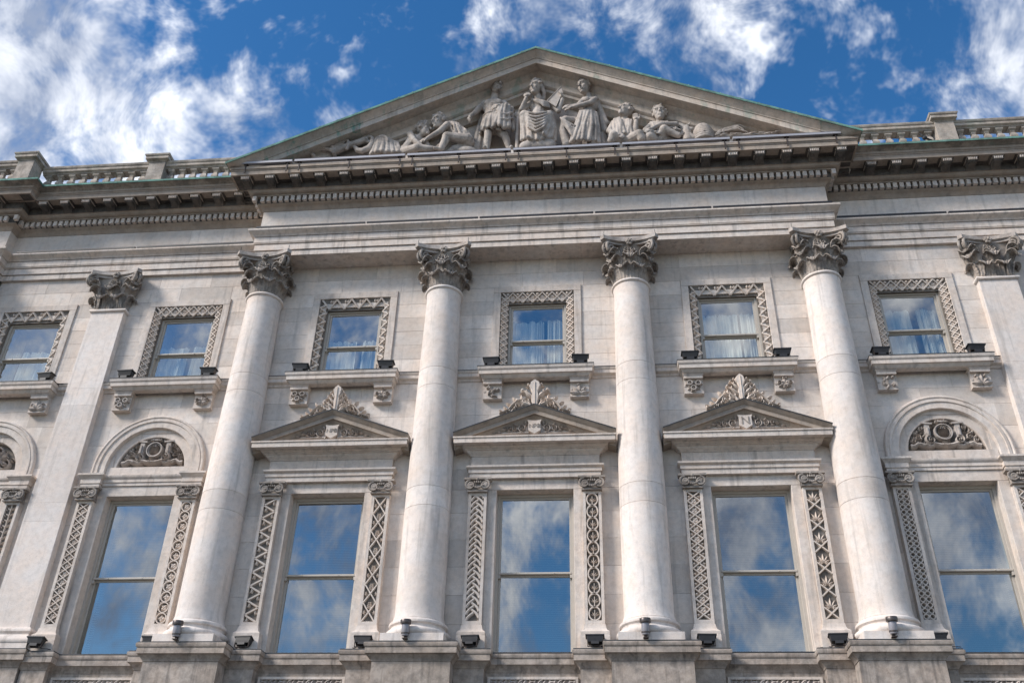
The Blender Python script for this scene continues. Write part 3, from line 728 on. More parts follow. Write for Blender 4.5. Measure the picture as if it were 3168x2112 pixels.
def strip_carve(kind, Lh, hv, M, D):
    # Lh = length along u, hv = half width across v
    C = Carve(M); n = 0
    def lattice(step, bw, fl):
        k = int(round(Lh/step)); st = Lh/k
        for i in range(k):
            u = i*st; C.bar(u, -hv, u+st, hv, bw, D); C.bar(u, hv, u+st, -hv, bw, D*.93)
            C.flower(u+st/2, -hv*.62 if fl == 2 else 0, .0001, D) if False else None
            C.flower(u, 0, hv*.62, D*.85, 4 if fl < 3 else 8, R(45 if fl == 2 else 0)) if i else None
            for sv in (-1, 1): C.leaf(u+st/2, sv*hv*.98, R(-90*sv), hv*.55, st*.32, D*.8, 4)
    if kind == 'lattice': lattice(hv*1.7, hv*.30, 1)
    elif kind == 'lattice_fine': lattice(hv*1.55, hv*.27, 2)
    elif kind == 'lattice_flower': lattice(hv*2.0, hv*.34, 3)
    elif kind == 'zigzag':
        st = hv*1.5; k = int(round(Lh/st)); st = Lh/k
        for i in range(k):
            sg = 1 if i % 2 else -1; C.bar(i*st, -sg*hv, (i+1)*st, sg*hv, hv*.42, D)
            C.flower(i*st+st*.5, -sg*hv*.55*-1, hv*.42, D*.8, 5); C.leaf(i*st+st*.15, sg*hv*.9*-1*-1, R(-90*sg), hv*.7, st*.3, D*.8, 4)
    elif kind == 'zig_tri':
        st = hv*1.15; k = int(round(Lh/st)); st = Lh/k
        for i in range(k):
            sg = 1 if i % 2 else -1; C.bar(i*st, -sg*hv, (i+1)*st, sg*hv, hv*.40, D)
            c_ = i*st+st*.5; C.leaf(c_-st*.5, sg*hv*.55, R(0), st*.9, hv*.5, D*.85, 5); C.leaf(c_-st*.4, sg*hv*.95, R(-90*sg+30*sg), hv*.5, hv*.3, D*.7, 4)
    elif kind == 'x_leaf':
        st = hv*3.1; k = int(round(Lh/st)); st = Lh/k
        for i in range(k):
            u = i*st; C.bar(u, -hv, u+st, hv, hv*.26, D); C.bar(u, hv, u+st, -hv, hv*.26, D*.93)
            for q in range(4):
                t = q/4; w_ = hv*.55*(1-.5*t)
                for sv in (-1, 1): C.leaf(u-st*.30+st*.6*t*.62, 0, R(55*sv), w_, hv*.26, D*.8, 4) if i or t > .5 else None
            for sv in (-1, 1):
                for da in (-40, 0, 40): C.leaf(u+st*.5, sv*hv*.98, R(-90*sv+da), hv*.55, hv*.26, D*.8, 4)
    elif kind == 'braid':
        st = hv*1.02; k = int(round(Lh/st)); st = Lh/k
        for i in range(k):
            u = i*st
            for sv in (-1, 1):
                pts = [(u+st*1.25*t+(st*.5 if sv > 0 else 0), sv*hv*(.98-1.15*t+.22*math.sin(math.pi*t))) for t in [j/6 for j in range(7)]]
                pts = [(min(Lh, max(0, a)), b_) for a, b_ in pts]; C.line(pts, hv*.44, D)
            C.blob(u+st*.2, hv*.82, hv*.1, D*.5, 6)
    elif kind == 'chain':
        st = hv*2.05; k = int(round(Lh/st)); st = Lh/k
        for i in range(k):
            u = (i+.5)*st; C.ring(u, 0, st*.50, hv*.30, D, 22, hv*.86/(st*.50)); C.bar(u-st*.5, 0, u+st*.28, 0, hv*.12, D*.7)
            for q in range(-2, 3): C.leaf(u-st*.16, 0, R(q*32), st*.36, hv*.16, D*.85, 4)
    elif kind == 'quatrefoil':
        st = hv*1.95; k = int(round(Lh/st)); st = Lh/k
        for i in range(k):
            u = (i+.5)*st; C.ring(u, 0, st*.47, hv*.26, D, 20, hv*.9/(st*.47)); C.flower(u, 0, st*.36, D*.9, 4, R(45 if i % 2 else 0))
            for sv in (-1, 1): C.leaf(u+st*.5, sv*hv, R(-90*sv), hv*.5, st*.2, D*.8, 4)
    elif kind == 'rings2':
        st = hv*.98; k = int(round(Lh/st)); st = Lh/k
        for i in range(k):
            for sv in (-1, 1):
                C.ring((i+.5)*st, sv*hv*.50, st*.42, hv*.22, D, 14); C.leaf((i+.82)*st, sv*hv*.98, R(-90*sv), hv*.3, st*.28, D*.8, 4)
                C.bar(i*st+st*.8, sv*hv*.5, (i+1)*st+st*.2, sv*hv*.5, hv*.14, D*.8)
            C.bar(i*st, 0, (i+1)*st, 0, hv*.10, D*.9)
    elif kind == 'anthemion':
        st = hv*3.4; k = int(round(Lh/st)); st = Lh/k
        for i in range(k):
            u = i*st; C.bar(u, -hv, u+st*.52, hv, hv*.30, D); C.bar(u, hv, u+st*.52, -hv, hv*.30, D*.93)
            for sg in (1,):
                for q in range(-3, 4):
                    C.leaf(u+st*.52, 0, R(q*34), st*.42*(1-.07*abs(q)), hv*.30, D*.95, 5)
                for sv in (-1, 1): C.spiral(u+st*.50, sv*hv*.48, hv*.26, 1.3, R(90*sv), sv, hv*.16, D)
    elif kind == 'vine':
        C.bar(0, 0, Lh, 0, hv*.14, D*.7); st = hv*1.15; k = int(round(Lh/st)); st = Lh/k
        for i in range(k):
            for sv in (-1, 1):
                C.leaf(i*st, 0, R(52*sv), hv*1.0, hv*.34, D, 5); C.leaf(i*st+st*.3, sv*hv*.98, R(-150*sv), hv*.5, hv*.26, D*.8, 4)
    return C.m

def scroll_carve(C, x, z, sg, n, r0, D, shrink=.8):
    # rinceau: a row of alternating scrolls shrinking away from (x,z) in direction sg
    u, r = x, r0
    for i in range(n):
        flip = 1 if i % 2 == 0 else -1
        C.spiral(u+sg*r, z+flip*r*.05, r*.82, 1.6, R(90*-flip), sg*flip, r*.30, D)
        C.flower(u+sg*r, z, r*.36, D*1.1, 5)
        for q in range(3):
            a = R(90*flip+(-40+40*q)); C.leaf(u+sg*r+r*.55*math.cos(a), z+r*.55*math.sin(a), a, r*.55, r*.32, D*.9, 4)
        C.leaf(u+sg*r*1.8, z-flip*r*.3, R(0 if sg > 0 else 180)+R(35*flip*sg), r*.9, r*.36, D*.9, 4)
        u += sg*r*1.75; r *= shrink
        if r < .02: break

def text_mesh(txt, size, depth, mat):
    cu = bpy.data.curves.new('letters', 'FONT'); cu.body = txt; cu.size = size; cu.extrude = depth; cu.align_x = 'CENTER'; cu.align_y = 'CENTER'
    ob = bpy.data.objects.new('letters', cu); COL.objects.link(ob); bpy.context.view_layer.update()
    dg = bpy.context.evaluated_depsgraph_get(); me = bpy.data.meshes.new_from_object(ob.evaluated_get(dg))
    bpy.data.objects.remove(ob); bpy.data.curves.remove(cu); me.materials.clear(); me.materials.append(MATS[mat]); return me

# ------------------------------------------------------------------ sash windows
def sash_window(bx, hw, z0, z1, zm, y, upper):
    f = MB()
    # box frame
    f.box(bx-hw, bx-hw+.055, y-.04, y+.14, z0, z1); f.box(bx+hw-.055, bx+hw, y-.04, y+.14, z0, z1); f.box(bx-hw+.055, bx+hw-.055, y-.04, y+.14, z1-.06, z1)
    f.box(bx-hw+.055, bx+hw-.055, y-.04, y+.14, z0, z0+.03)
    o = part('window', f, 'sash_paint', 0)
    i0, i1 = bx-hw+.057, bx+hw-.057; st = .042
    us = MB(); ya, yb = y, y+.045            # upper sash in front
    us.box(i0, i0+st, ya, yb, zm, z1-.06); us.box(i1-st, i1, ya, yb, zm, z1-.06); us.box(i0+st, i1-st, ya, yb, z1-.06-st, z1-.062)
    us.cbox(i0, i1, ya-.022, yb, zm-.045, zm-.004, .006)
    for s in (-.30, .30): us.ell((bx+s*hw*1.6, ya-.025, zm-.03), (.014, .014, .014), nu=6, nv=5)
    for s in (i0+.02, i1-.02): us.box(s-.02, s+.02, ya-.02, yb, zm-.12, zm-.055)      # sash horns
    sub('upper_sash', us, 'sash_paint', o, 0)
    ls = MB(); ya2, yb2 = y+.05, y+.095
    ls.box(i0, i0+st, ya2, yb2, z0+.03, zm-.02); ls.box(i1-st, i1, ya2, yb2, z0+.03, zm-.02); ls.box(i0+st, i1-st, ya2, yb2, zm-.08, zm-.02); ls.box(i0+st, i1-st, ya2, yb2, z0+.03, z0+.1)
    sub('lower_sash', ls, 'sash_paint', o, 0)
    for (za, zb, yy) in ((zm-.01, z1-.06-st+.01, y+.02), (z0+.09, zm-.07, y+.07)):
        cx_, cz_ = bx, (za+zb)/2; p = MB().box(i0+st-bx-.006, i1-st-bx+.006, -.003, .003, za-cz_, zb-cz_)
        g_ = link('pane', p.mesh('pane', 'clear_glass' if upper else 'glass', 0), o, (cx_, yy, cz_), (R(rw.uniform(-.5, .5)), 0, R(rw.uniform(-.5, .5))))
    room = MB(); d = 2.2
    room.add([(bx-hw-.4, y+.15, z0-.3), (bx+hw+.4, y+.15, z0-.3), (bx+hw+.4, y+d, z0-.3), (bx-hw-.4, y+d, z0-.3), (bx-hw-.4, y+.15, z1+.35), (bx+hw+.4, y+.15, z1+.35), (bx+hw+.4, y+d, z1+.35), (bx-hw-.4, y+d, z1+.35)],
             [(0, 1, 2, 3), (4, 7, 6, 5), (1, 5, 6, 2), (2, 6, 7, 3), (3, 7, 4, 0)])
    sub('room_shell', room, 'room', o, 0)
    if upper:
        c = MB(); rr = random.Random(int(bx*10)+77); top = z1-.33 if bx > -1 else zm+.1+.25*rr.random(); gap = rr.uniform(-.25, .3); gw = rr.uniform(.02, .10)
        for (xa, xb) in ((bx-hw*.93, bx+gap-gw), (bx+gap+gw*.4, bx+hw*.93)):
            n = 46; ph = rr.uniform(0, 6); pts = [(xa+(xb-xa)*i/n, y+.16+.03*math.sin(i*(.5+.25*math.sin(i*.13+ph))+ph)+.012*math.sin(i*2.3)) for i in range(n+1)]
            c.add([(a, b_, z0-.2) for a, b_ in pts]+[(a+.03*math.sin(i*.4), b_+.02, top+.02*math.sin(i*.5)) for i, (a, b_) in enumerate(pts)], [(i, i+1, n+2+i, n+1+i) for i in range(n)])
        sub('net_curtain', c, 'curtain', o, 60)
    else:
        c = MB(); k = int((z1-.25-z0)/.035)
        for i in range(k):
            z = z0+.035*i; c.add([(bx-hw*.86, y+.30, z), (bx+hw*.86, y+.30, z), (bx+hw*.86, y+.318, z+.033), (bx-hw*.86, y+.318, z+.033)], [(0, 1, 2, 3)])
        sub('blind', c, 'blind', o, 0)
    return o

UPK = {-1: 'zigzag', 0: 'lattice_flower', 1: 'zigzag', 2: 'lattice_flower', 3: 'zigzag', 4: 'lattice_flower'}
BRK = 0
def upper_window(i, bx, dy):
    o = sash_window(bx, .655, 10.72, 12.59, 11.64, .17+dy, True)
    # plain outer frame
    fr = MB()
    for (a, b_, c_, d_) in ((bx-.985, bx-.825, 10.75, 12.84), (bx+.825, bx+.985, 10.75, 12.84), (bx-.985, bx+.985, 12.8415, 13.0)):
        fr.cbox(a, b_, -.035+dy, .05+dy, c_, d_, .006)
    sub('outer_architrave', fr, 'trim', o, 0)
    # splayed carved band
    sp = MB(); D = .045; ya, yb = .0+dy, .075+dy
    xo, xi, zo, zi = .825, .66, 12.84, 12.60
    def quad(p): sp.add(p, [(0, 1, 2, 3)])
    for s in (-1, 1):
        quad([(bx+s*xo, ya, 10.72), (bx+s*xi, yb, 10.72), (bx+s*xi, yb, zi), (bx+s*xo, ya, zo)])
        sp.box(min(bx+s*xi, bx+s*.60), max(bx+s*xi, bx+s*.60), yb, .30+dy, 10.72, zi) if False else None
        sp.box(*( (bx+s*xi-.012, bx+s*xi+.012)), yb-.01, .30+dy, 10.72, zi)
    quad([(bx-xo, ya, zo), (bx+xo, ya, zo), (bx+xi, yb, zi), (bx-xi, yb, zi)])
    sp.box(bx-xi+.0125, bx+xi-.0125, yb-.01, .30+dy, zi-.035, zi+.01)
    sub('splayed_reveal', sp, 'grime_shade_back', o, 0)
    kind = UPK[i]
    hv = (xo-xi)/2-.004; mid = (xo+xi)/2
    nside = Vector((0, -1, 0))
    def MS(s):
        return lambda u, v, h: (bx+s*(mid+v)-s*h*.4, (ya+yb)/2-(v/(xo-xi))*(yb-ya)-h*.92, 10.74+u)
    ca = MB()
    for s in (-1, 1):
        m = strip_carve(kind, 12.72-10.74, hv, MS(s), D); ca.add(m.v, m.f)
    zm_, hz = (zo+zi)/2, (zo-zi)/2-.004
    m = strip_carve(kind, 2*.78, hz*.95, lambda u, v, h: (bx-.78+u, (ya+yb)/2-(v/(zo-zi))*(yb-ya)-h*.92, zm_+v-h*.4), D); ca.add(m.v, m.f)
    q = sub('carved_border', ca, 'relief_stone', o, 0); q['kind'] = 'stuff'
    # sill on two carved consoles
    sl = MB().path([(bx-1.08, .1+dy), (bx-1.08, -.20+dy), (bx+1.08, -.20+dy), (bx+1.08, .1+dy)], [(-.1, 10.43), (0, 10.43), (.02, 10.435), (.05, 10.46), (.085, 10.51), (.12, 10.517), (.12, 10.61), (.135, 10.615), (.15, 10.64), (.15, 10.695), (-.1, 10.72)])
    sub('sill', sl, 'trim', o)
    sub('lead_capping', MB().path([(bx-1.08, .1+dy), (bx-1.08, -.20+dy), (bx+1.08, -.20+dy), (bx+1.08, .1+dy)], [(-.1, 10.722), (.147, 10.697), (.158, 10.690), (.158, 10.706), (.145, 10.712), (-.1, 10.732)]), 'lead', o, 0)
    for s in (-1, 1):
        global BRK; BRK += 1
        cx_ = bx+s*.92; h = .195
        br = MB().path([(cx_-h, .08+dy), (cx_-h, -.20+dy), (cx_+h, -.20+dy), (cx_+h, .08+dy)], [(-.1, 10.335), (0, 10.335), (0, 10.40), (.012, 10.402), (.012, 10.418), (.022, 10.42), (.022, 10.4295), (-.1, 10.4295)])
        # lower block, with a sunk face for the foliage
        br.box(cx_-h, cx_+h, -.125+dy, .06+dy, 10.02, 10.334); br.box(cx_-h-.004, cx_+h+.004, -.135+dy, .05+dy, 10.005, 10.03)
        b_ = sub('console', br, 'trim', o, 38)
        rr = random.Random(BRK*7+1); C = Carve(lambda u, v, hh: (cx_+u, -.125+dy-hh, 10.18+v))
        kd = BRK % 4
        C.blob(-h+.03, 0, .03, .01)
        if kd == 0:
            for a in (90, 45, 135, 5, 175): C.leaf(0, -.10, R(a), .24 if a == 90 else .2, .13, .07)
            for k in range(4): C.blob(rr.uniform(-.13, .13), rr.uniform(-.1, .1), .03, .08)
        elif kd == 1:
            for (u, v) in ((-.08, .05), (.09, .04), (-.01, -.07)): C.flower(u, v, .095, .075, 6, rr.random()); C.ring(u, v, .05, .03, .085, 10)
            for a in (30, 150, 270, 210, 330): C.leaf(0, -.02, R(a), .15, .09, .05)
        elif kd == 2:
            for a in range(0, 360, 60): C.leaf(0, -.01, R(a+30), .145, .11, .075)
            for a in range(0, 360, 90): C.spiral(.11*math.cos(R(a)), .10*math.sin(R(a)), .045, 1.2, 0, 1, .025, .085)
        else:
            C.line([(0, -.15), (.01, -.05), (-.02, .06)], .03, .06)
            for k in range(7): a = rr.uniform(0, 360); C.leaf(rr.uniform(-.06, .06), rr.uniform(-.1, .05), R(a), rr.uniform(.1, .16), .08, .07)
            for k in range(5): C.blob(rr.uniform(-.14, .14), rr.uniform(-.12, .12), .035, .085)
        cv = sub('console_carving', C.m, 'carved_stone', o, 50); cv['kind'] = 'stuff'
    return o

STRING = [(-.1, 10.50), (.012, 10.505), (.02, 10.52), (.03, 10.525), (.03, 10.555), (.045, 10.56), (.075, 10.59), (.09, 10.595), (.09, 10.675), (.10, 10.68), (.115, 10.70), (.12, 10.735), (-.1, 10.765)]
def string_course(x0, x1, y):
    o = part('string_course', MB().path([(x0, y), (x1, y)], STRING), 'trim')
    sub('lead_capping', MB().path([(x0, y), (x1, y)], [(-.02, 10.765), (.118, 10.737), (.128, 10.730), (.128, 10.746), (-.02, 10.775)]), 'lead', o, 0)
for c in CB.values():
    string_course(c-2.1+.35, c+2.1-.35, 0.0)
string_course(-9.70, -6.55, WY); string_course(6.55, 9.55, WY); string_course(-13.2, -10.5, WY); string_course(10.33, 13.5, WY)

def ionic(o, cx, y, z0, w=.24):
    # small carved capital: slab, two spirals, festoon
    m = MB()
    m.path([(cx-w+.02, .05+y), (cx-w+.02, -.06+y), (cx+w-.02, -.06+y), (cx+w-.02, .05+y)], [(-.05, z0+.21), (.0, z0+.21), (.02, z0+.235), (.05, z0+.245), (.05, z0+.285), (-.05, z0+.29)])
    m.box(cx-.185, cx+.185, -.055+y, .05+y, z0+.03, z0+.21); m.box(cx-.20, cx+.20, -.07+y, .05+y, z0, z0+.03)
    for s in (-1, 1):
        pts = []; rad = []
        for i in range(24):
            a = R(90)+s*-1*R(27*i); r = .105*(1-i/25); pts.append((cx+s*.145+r*math.cos(a)*s*s, y-.085, z0+.135+r*math.sin(a))); rad.append(.024*(1-.45*i/24))
        m.tube(pts, rad, 6); m.ell((cx+s*.145, y-.07, z0+.135), (.085, .03, .085), nu=10, nv=6)
    for i in range(7):
        t = -1+i/3; m.ell((cx+.11*t, y-.10, z0+.07+.05*t*t), (.022, .022, .022), nu=6, nv=5)
    for i in range(4): m.ell((cx-.06+.04*i, y-.09, z0+.19), (.018, .018, .03), nu=6, nv=5)
    m.ell((cx, y-.09, z0+.255), (.04, .03, .04), nu=8, nv=6)
    sub('strip_capital', m, 'sooty_stone', o, 50)

LK = {(1, -1): 'zig_tri', (1, 1): 'x_leaf', (2, -1): 'braid', (2, 1): 'chain', (3, -1): 'lattice_fine', (3, 1): 'anthemion', (0, -1): 'lattice_fine', (0, 1): 'quatrefoil', (4, -1): 'rings2', (4, 1): 'lattice', (-1, -1): 'lattice', (-1, 1): 'vine'}
def strip(o, i, s, cx, dy, hw):
    y = -.15+dy; b = MB()
    # frame of the strip round a sunk panel
    pv = hw-.055; zp0, zp1 = 5.32, 7.81
    b.box(cx-hw, cx-pv, y, .05+dy, 5.245, 7.86); b.box(cx+pv, cx+hw, y, .05+dy, 5.245, 7.86); b.box(cx-pv, cx+pv, y, .05+dy, 5.245, zp0); b.box(cx-pv, cx+pv, y, .05+dy, zp1, 7.86)
    b.path([(cx-hw, .05+dy), (cx-hw, y), (cx+hw, y), (cx+hw, .05+dy)], [(-.04, 5.04), (.075, 5.04), (.08, 5.06), (.08, 5.10), (.06, 5.12), (.035, 5.14), (.02, 5.18), (.01, 5.244), (-.04, 5.244)])
    b.box(cx-hw-.085, cx+hw+.085, y-.085, .05+dy, 4.79, 5.038)
    sub('strip', b, 'trim', o, 38)
    sub('strip_ground', MB().box(cx-pv, cx+pv, y+.05, .04+dy, zp0, zp1), 'grime_shade_back', o, 0)  # sunk panel coloured dark: grime and painted shade between the relief
    m = strip_carve(LK[(i, s)], zp1-zp0, pv-.002, lambda u, v, h: (cx+v, y+.05-h, zp0+u), .054)
    q = sub('strip_carving', m, 'relief_stone', o, 0); q['kind'] = 'stuff'
    ionic(o, cx, y, 7.862)

def dado(bx, hw, dy, o):
    # window sill/dado between the strip pedestals, with the head of a carved panel below
    x0, x1 = bx-hw, bx+hw
    d = part('dado', MB().path([(x0, -.03+dy), (x1, -.03+dy)], [(a, z-.05 if z > 0 else z) for a, z in PEDP]), 'pedestal_stone')
    sub('lead_capping', MB().box(x0, x1, -.165+dy, .12+dy, 4.728, 4.752), 'lead', d, 0)
    p = MB(); zt = 4.30
    p.box(x0+.05, x1-.05, -.075+dy, -.028+dy, zt, zt+.045); p.box(x0+.05, x0+.095, -.075+dy, -.028+dy, 3.0, zt); p.box(x1-.095, x1-.05, -.075+dy, -.028+dy, 3.0, zt)
    sub('panel_frame', p, 'trim', d, 0)
    C = Carve(lambda u, v, h: (bx+u, -.031+dy-h, 4.195+v))
    for k in range(-4, 5):
        C.spiral(k*hw*.205, 0, hw*.11, 1.4, R(90 if k % 2 else -90), 1 if k % 2 else -1, .045, .045)
        for a in (60, 120, 240, 300): C.leaf(k*hw*.205, 0, R(a), .15, .07, .04, 4)
    q = sub('panel_carving', C.m, 'carved_stone', d, 50); q['kind'] = 'stuff'

MONO = {1: 'NPB', 2: 'NPB', 3: 'N'}
def lower_central(i, bx):
    o = sash_window(bx, .763, 4.74, 7.955, 6.36, .22, False)
    j = MB()
    for s in (-1, 1):
        a, b_ = sorted((bx+s*.763, bx+s*.945)); j.cbox(a, b_, -.05, .22, 4.75, 7.955, .006)
    j.cbox(bx-.945, bx+.945, -.05, .22, 7.957, 8.179, .006)
    sub('jamb_frame', j, 'trim', o, 0)
    for s in (-1, 1):
        cx_ = bx+s*1.125; strip(o, i, s, cx_, 0.0, .18)
        pedestal('strip_pedestal', cx_-.27, cx_+.27, -.25, -.035, .2)
    dado(bx, .855, 0.0, o)
    hw, y = 1.29, -.12
    P = [(bx-hw, .06), (bx-hw, y), (bx+hw, y), (bx+hw, .06)]
    sub('window_architrave', MB().path(P, [(-.1, 8.18), (.02, 8.18), (.02, 8.285), (.045, 8.29), (.045, 8.365), (.06, 8.37), (.085, 8.395), (.09, 8.40), (.09, 8.435), (-.1, 8.445)]), 'trim', o)
    sub('window_frieze', MB().path(P, [(-.1, 8.446), (0, 8.446), (0, 8.66), (-.1, 8.66)]), 'trim', o)
    sub('window_cornice', MB().path(P, [(-.1, 8.661), (.01, 8.665), (.02, 8.69), (.05, 8.71), (.085, 8.74), (.09, 8.76), (.12, 8.765), (.12, 8.785), (.15, 8.79), (.18, 8.815), (.19, 8.835), (.295, 8.835), (.295, 8.825), (.33, 8.825), (.33, 8.925), (.35, 8.93), (.35, 8.96), (-.1, 8.985)]), 'trim', o)
    zr2 = lambda x: 9.645-.372*abs(x-bx)
    RK = [(-.50, 0), (-.50, -.018), (-.485, -.03), (-.455, -.06), (-.44, -.078), (-.425, -.086), (-.425, -.092), (-.42, -.092), (-.42, -.175), (-.395, -.175), (-.395, -.165), (-.365, -.17), (-.35, -.20), (-.32, -.225), (-.31, -.255), (-.295, -.26), (-.295, -.285), (-.2, -.285), (0.02, -.285), (0.02, .02)]
    for s in (-1, 1):
        for a, b_ in ((0, .85), (.853, 1.635)): sub('raking_cornice_block', MB().rake([bx+s*a, bx+s*b_], zr2, RK), 'pedestal_stone' if False else 'cornice_stone', o)
    for s in (-1, 1): sub('lead_capping', MB().rake([bx+s*.002, bx+s*1.64], zr2, [(-.497, .004), (-.509, -.012), (-.512, .012), (-.2, .035), (-.2, .025)]), 'lead', o, 0)
    sub('tympanum', MB().prism([(bx-1.3, 8.97), (bx+1.3, 8.97), (bx+1.3, 9.0), (bx, 9.47), (bx-1.3, 9.0)], -.285, .03), 'trim', o, 0)
    C = Carve(lambda u, v, h: (bx+u, -.285-h, 9.165+v))
    for s in (-1, 1):
        scroll_carve(C, s*.14, .01, s, 4, .105, .085, .72)
        C.line([(s*.12, -.09), (s*.35, -.085), (s*.6, -.1), (s*.85, -.11)], [.07, .05, .04, .02], .06)
        for (u, v, a) in ((.16, .10, 60), (.20, -.06, -40), (.36, .07, 30), (.47, -.05, 10), (.58, -.02, 20), (.68, -.06, 0)): C.leaf(s*u, v, R(a) if s > 0 else R(180-a), .10, .055, .085, 4)
    q = sub('tympanum_scrolls', C.m, 'carved_stone', o, 50); q['kind'] = 'stuff'
    sh = MB().prism([(bx-.145, 9.345), (bx-.12, 9.29), (bx-.125, 9.11), (bx, 9.03), (bx+.125, 9.11), (bx+.12, 9.29), (bx+.145, 9.345), (bx+.05, 9.33), (bx-.05, 9.33)], -.385, -.28)
    s_ = sub('shield', sh, 'relief_stone', o, 0)
    link('monogram', text_mesh(MONO[i], .24 if i == 3 else .125, .008, 'sooty_stone'), o, (bx, -.387, 9.205), (R(90), 0, 0))
    # acanthus crest standing on the apex
    C = Carve(lambda u, v, h: (bx+u*1.04, -.26-h, 9.55+v*.87))
    w3 = {1: 1.0, 2: 1.25, 3: 1.0}[i]
    body = [(-.05, 0), (-.05, .25), (-.07, .42), (-.05, .55), (-.105, .70), (-.085, .80), (0, .87), (.085, .80), (.105, .70), (.05, .55), (.07, .42), (.05, .25), (.05, 0)]
    n = len(body)
    C.m.add([C.P(u*.75*w3, v, .12) for u, v in body]+[C.P(u*w3, v, .0) for u, v in body], [tuple(range(n))]+[(a, (a+1) % n, n+(a+1) % n, n+a) for a in range(n)])
    C.line([(0, .0), (0, .8)], .03, .14)
    for (v0, an, l, w_) in {1: ((.10, 38, .34, .15), (.22, 47, .33, .14), (.36, 54, .28, .12), (.50, 60, .22, .10), (.62, 66, .16, .08)), 2: ((.14, 30, .40, .19), (.38, 46, .34, .17), (.58, 60, .22, .12)), 3: ((.06, 26, .36, .15), (.18, 36, .38, .14), (.32, 46, .36, .13), (.46, 54, .30, .11), (.58, 62, .22, .09))}[i]:
        for s in (-1, 1):
            # a curling lobe with two side teeth
            a1 = R(an) if s > 0 else R(180-an); C.leaf(s*.03, v0, a1, l, w_*.72, .13); C.blob(s*.03+l*.93*math.cos(a1), v0+l*.93*math.sin(a1), w_*.27, .12)
            ex, ez = s*.03+l*.62*math.cos(a1), v0+l*.62*math.sin(a1)
            C.leaf(ex, ez, a1+s*R(-58), l*.42, w_*.45, .12, 4); C.leaf(ex, ez, a1+s*R(52), l*.34, w_*.4, .11, 4)
    e = .17
    for s in (-1, 1):
        C.spiral(s*.17, .30, .085, 1.4, R(-90), s, .05, .12)
        C.line([(s*.05, .08), (s*.13, .20+.06), (s*.24, .17+e), (s*.36, .14+e), (s*.46, .02+e), (s*.52, -.09+e), (s*.60, -.14+e), (s*.70, -.20+e)], [.07, .065, .06, .055, .05, .045, .04, .025], .12)
        C.spiral(s*.30, .02+e, .10, 1.3, R(90), -s, .04, .11)
        for (u, v, a, l, w_) in ((.25, .17, 80, .17, .075), (.36, .14, 50, .15, .07), (.46, .03, 30, .14, .07), (.54, -.08, 40, .12, .06), (.63, -.14, 30, .10, .05), (.68, -.18, 70, .07, .04), (.44, -.02, -130, .12, .055), (.40, .02, -90, .12, .05), (.2, .08, -60, .12, .055), (.56, -.13, -100, .08, .04)):
            C.leaf(s*u, v+e, R(a) if s > 0 else R(180-a), l, w_, .115)
        C.flower(s*.30, .02+e, .05, .13, 5); C.blob(s*.50, -.12+e, .03, .12); C.flower(s*.58, -.20+e, .045, .1, 5)
    bk = MB().prism([(bx-.10, 9.5), (bx+.10, 9.5), (bx+.13, 9.9), (bx+.05, 10.12), (bx, 10.25), (bx-.05, 10.12), (bx-.13, 9.9)], -.262, -.18)
    bk.prism([(bx-.66, 9.40), (bx, 9.50), (bx+.66, 9.40), (bx+.50, 9.58), (bx+.42, 9.74), (bx+.3, 9.83), (bx+.15, 9.82), (bx-.15, 9.82), (bx-.3, 9.83), (bx-.42, 9.74), (bx-.50, 9.58)], -.264, -.18)
    sub('crest_back', bk, 'grime_shade_back', o, 0)  # dark plate added so gaps between the leaves look shaded and sooty
    q = sub('crest', C.m, 'relief_stone', o, 50); q['kind'] = 'stuff'

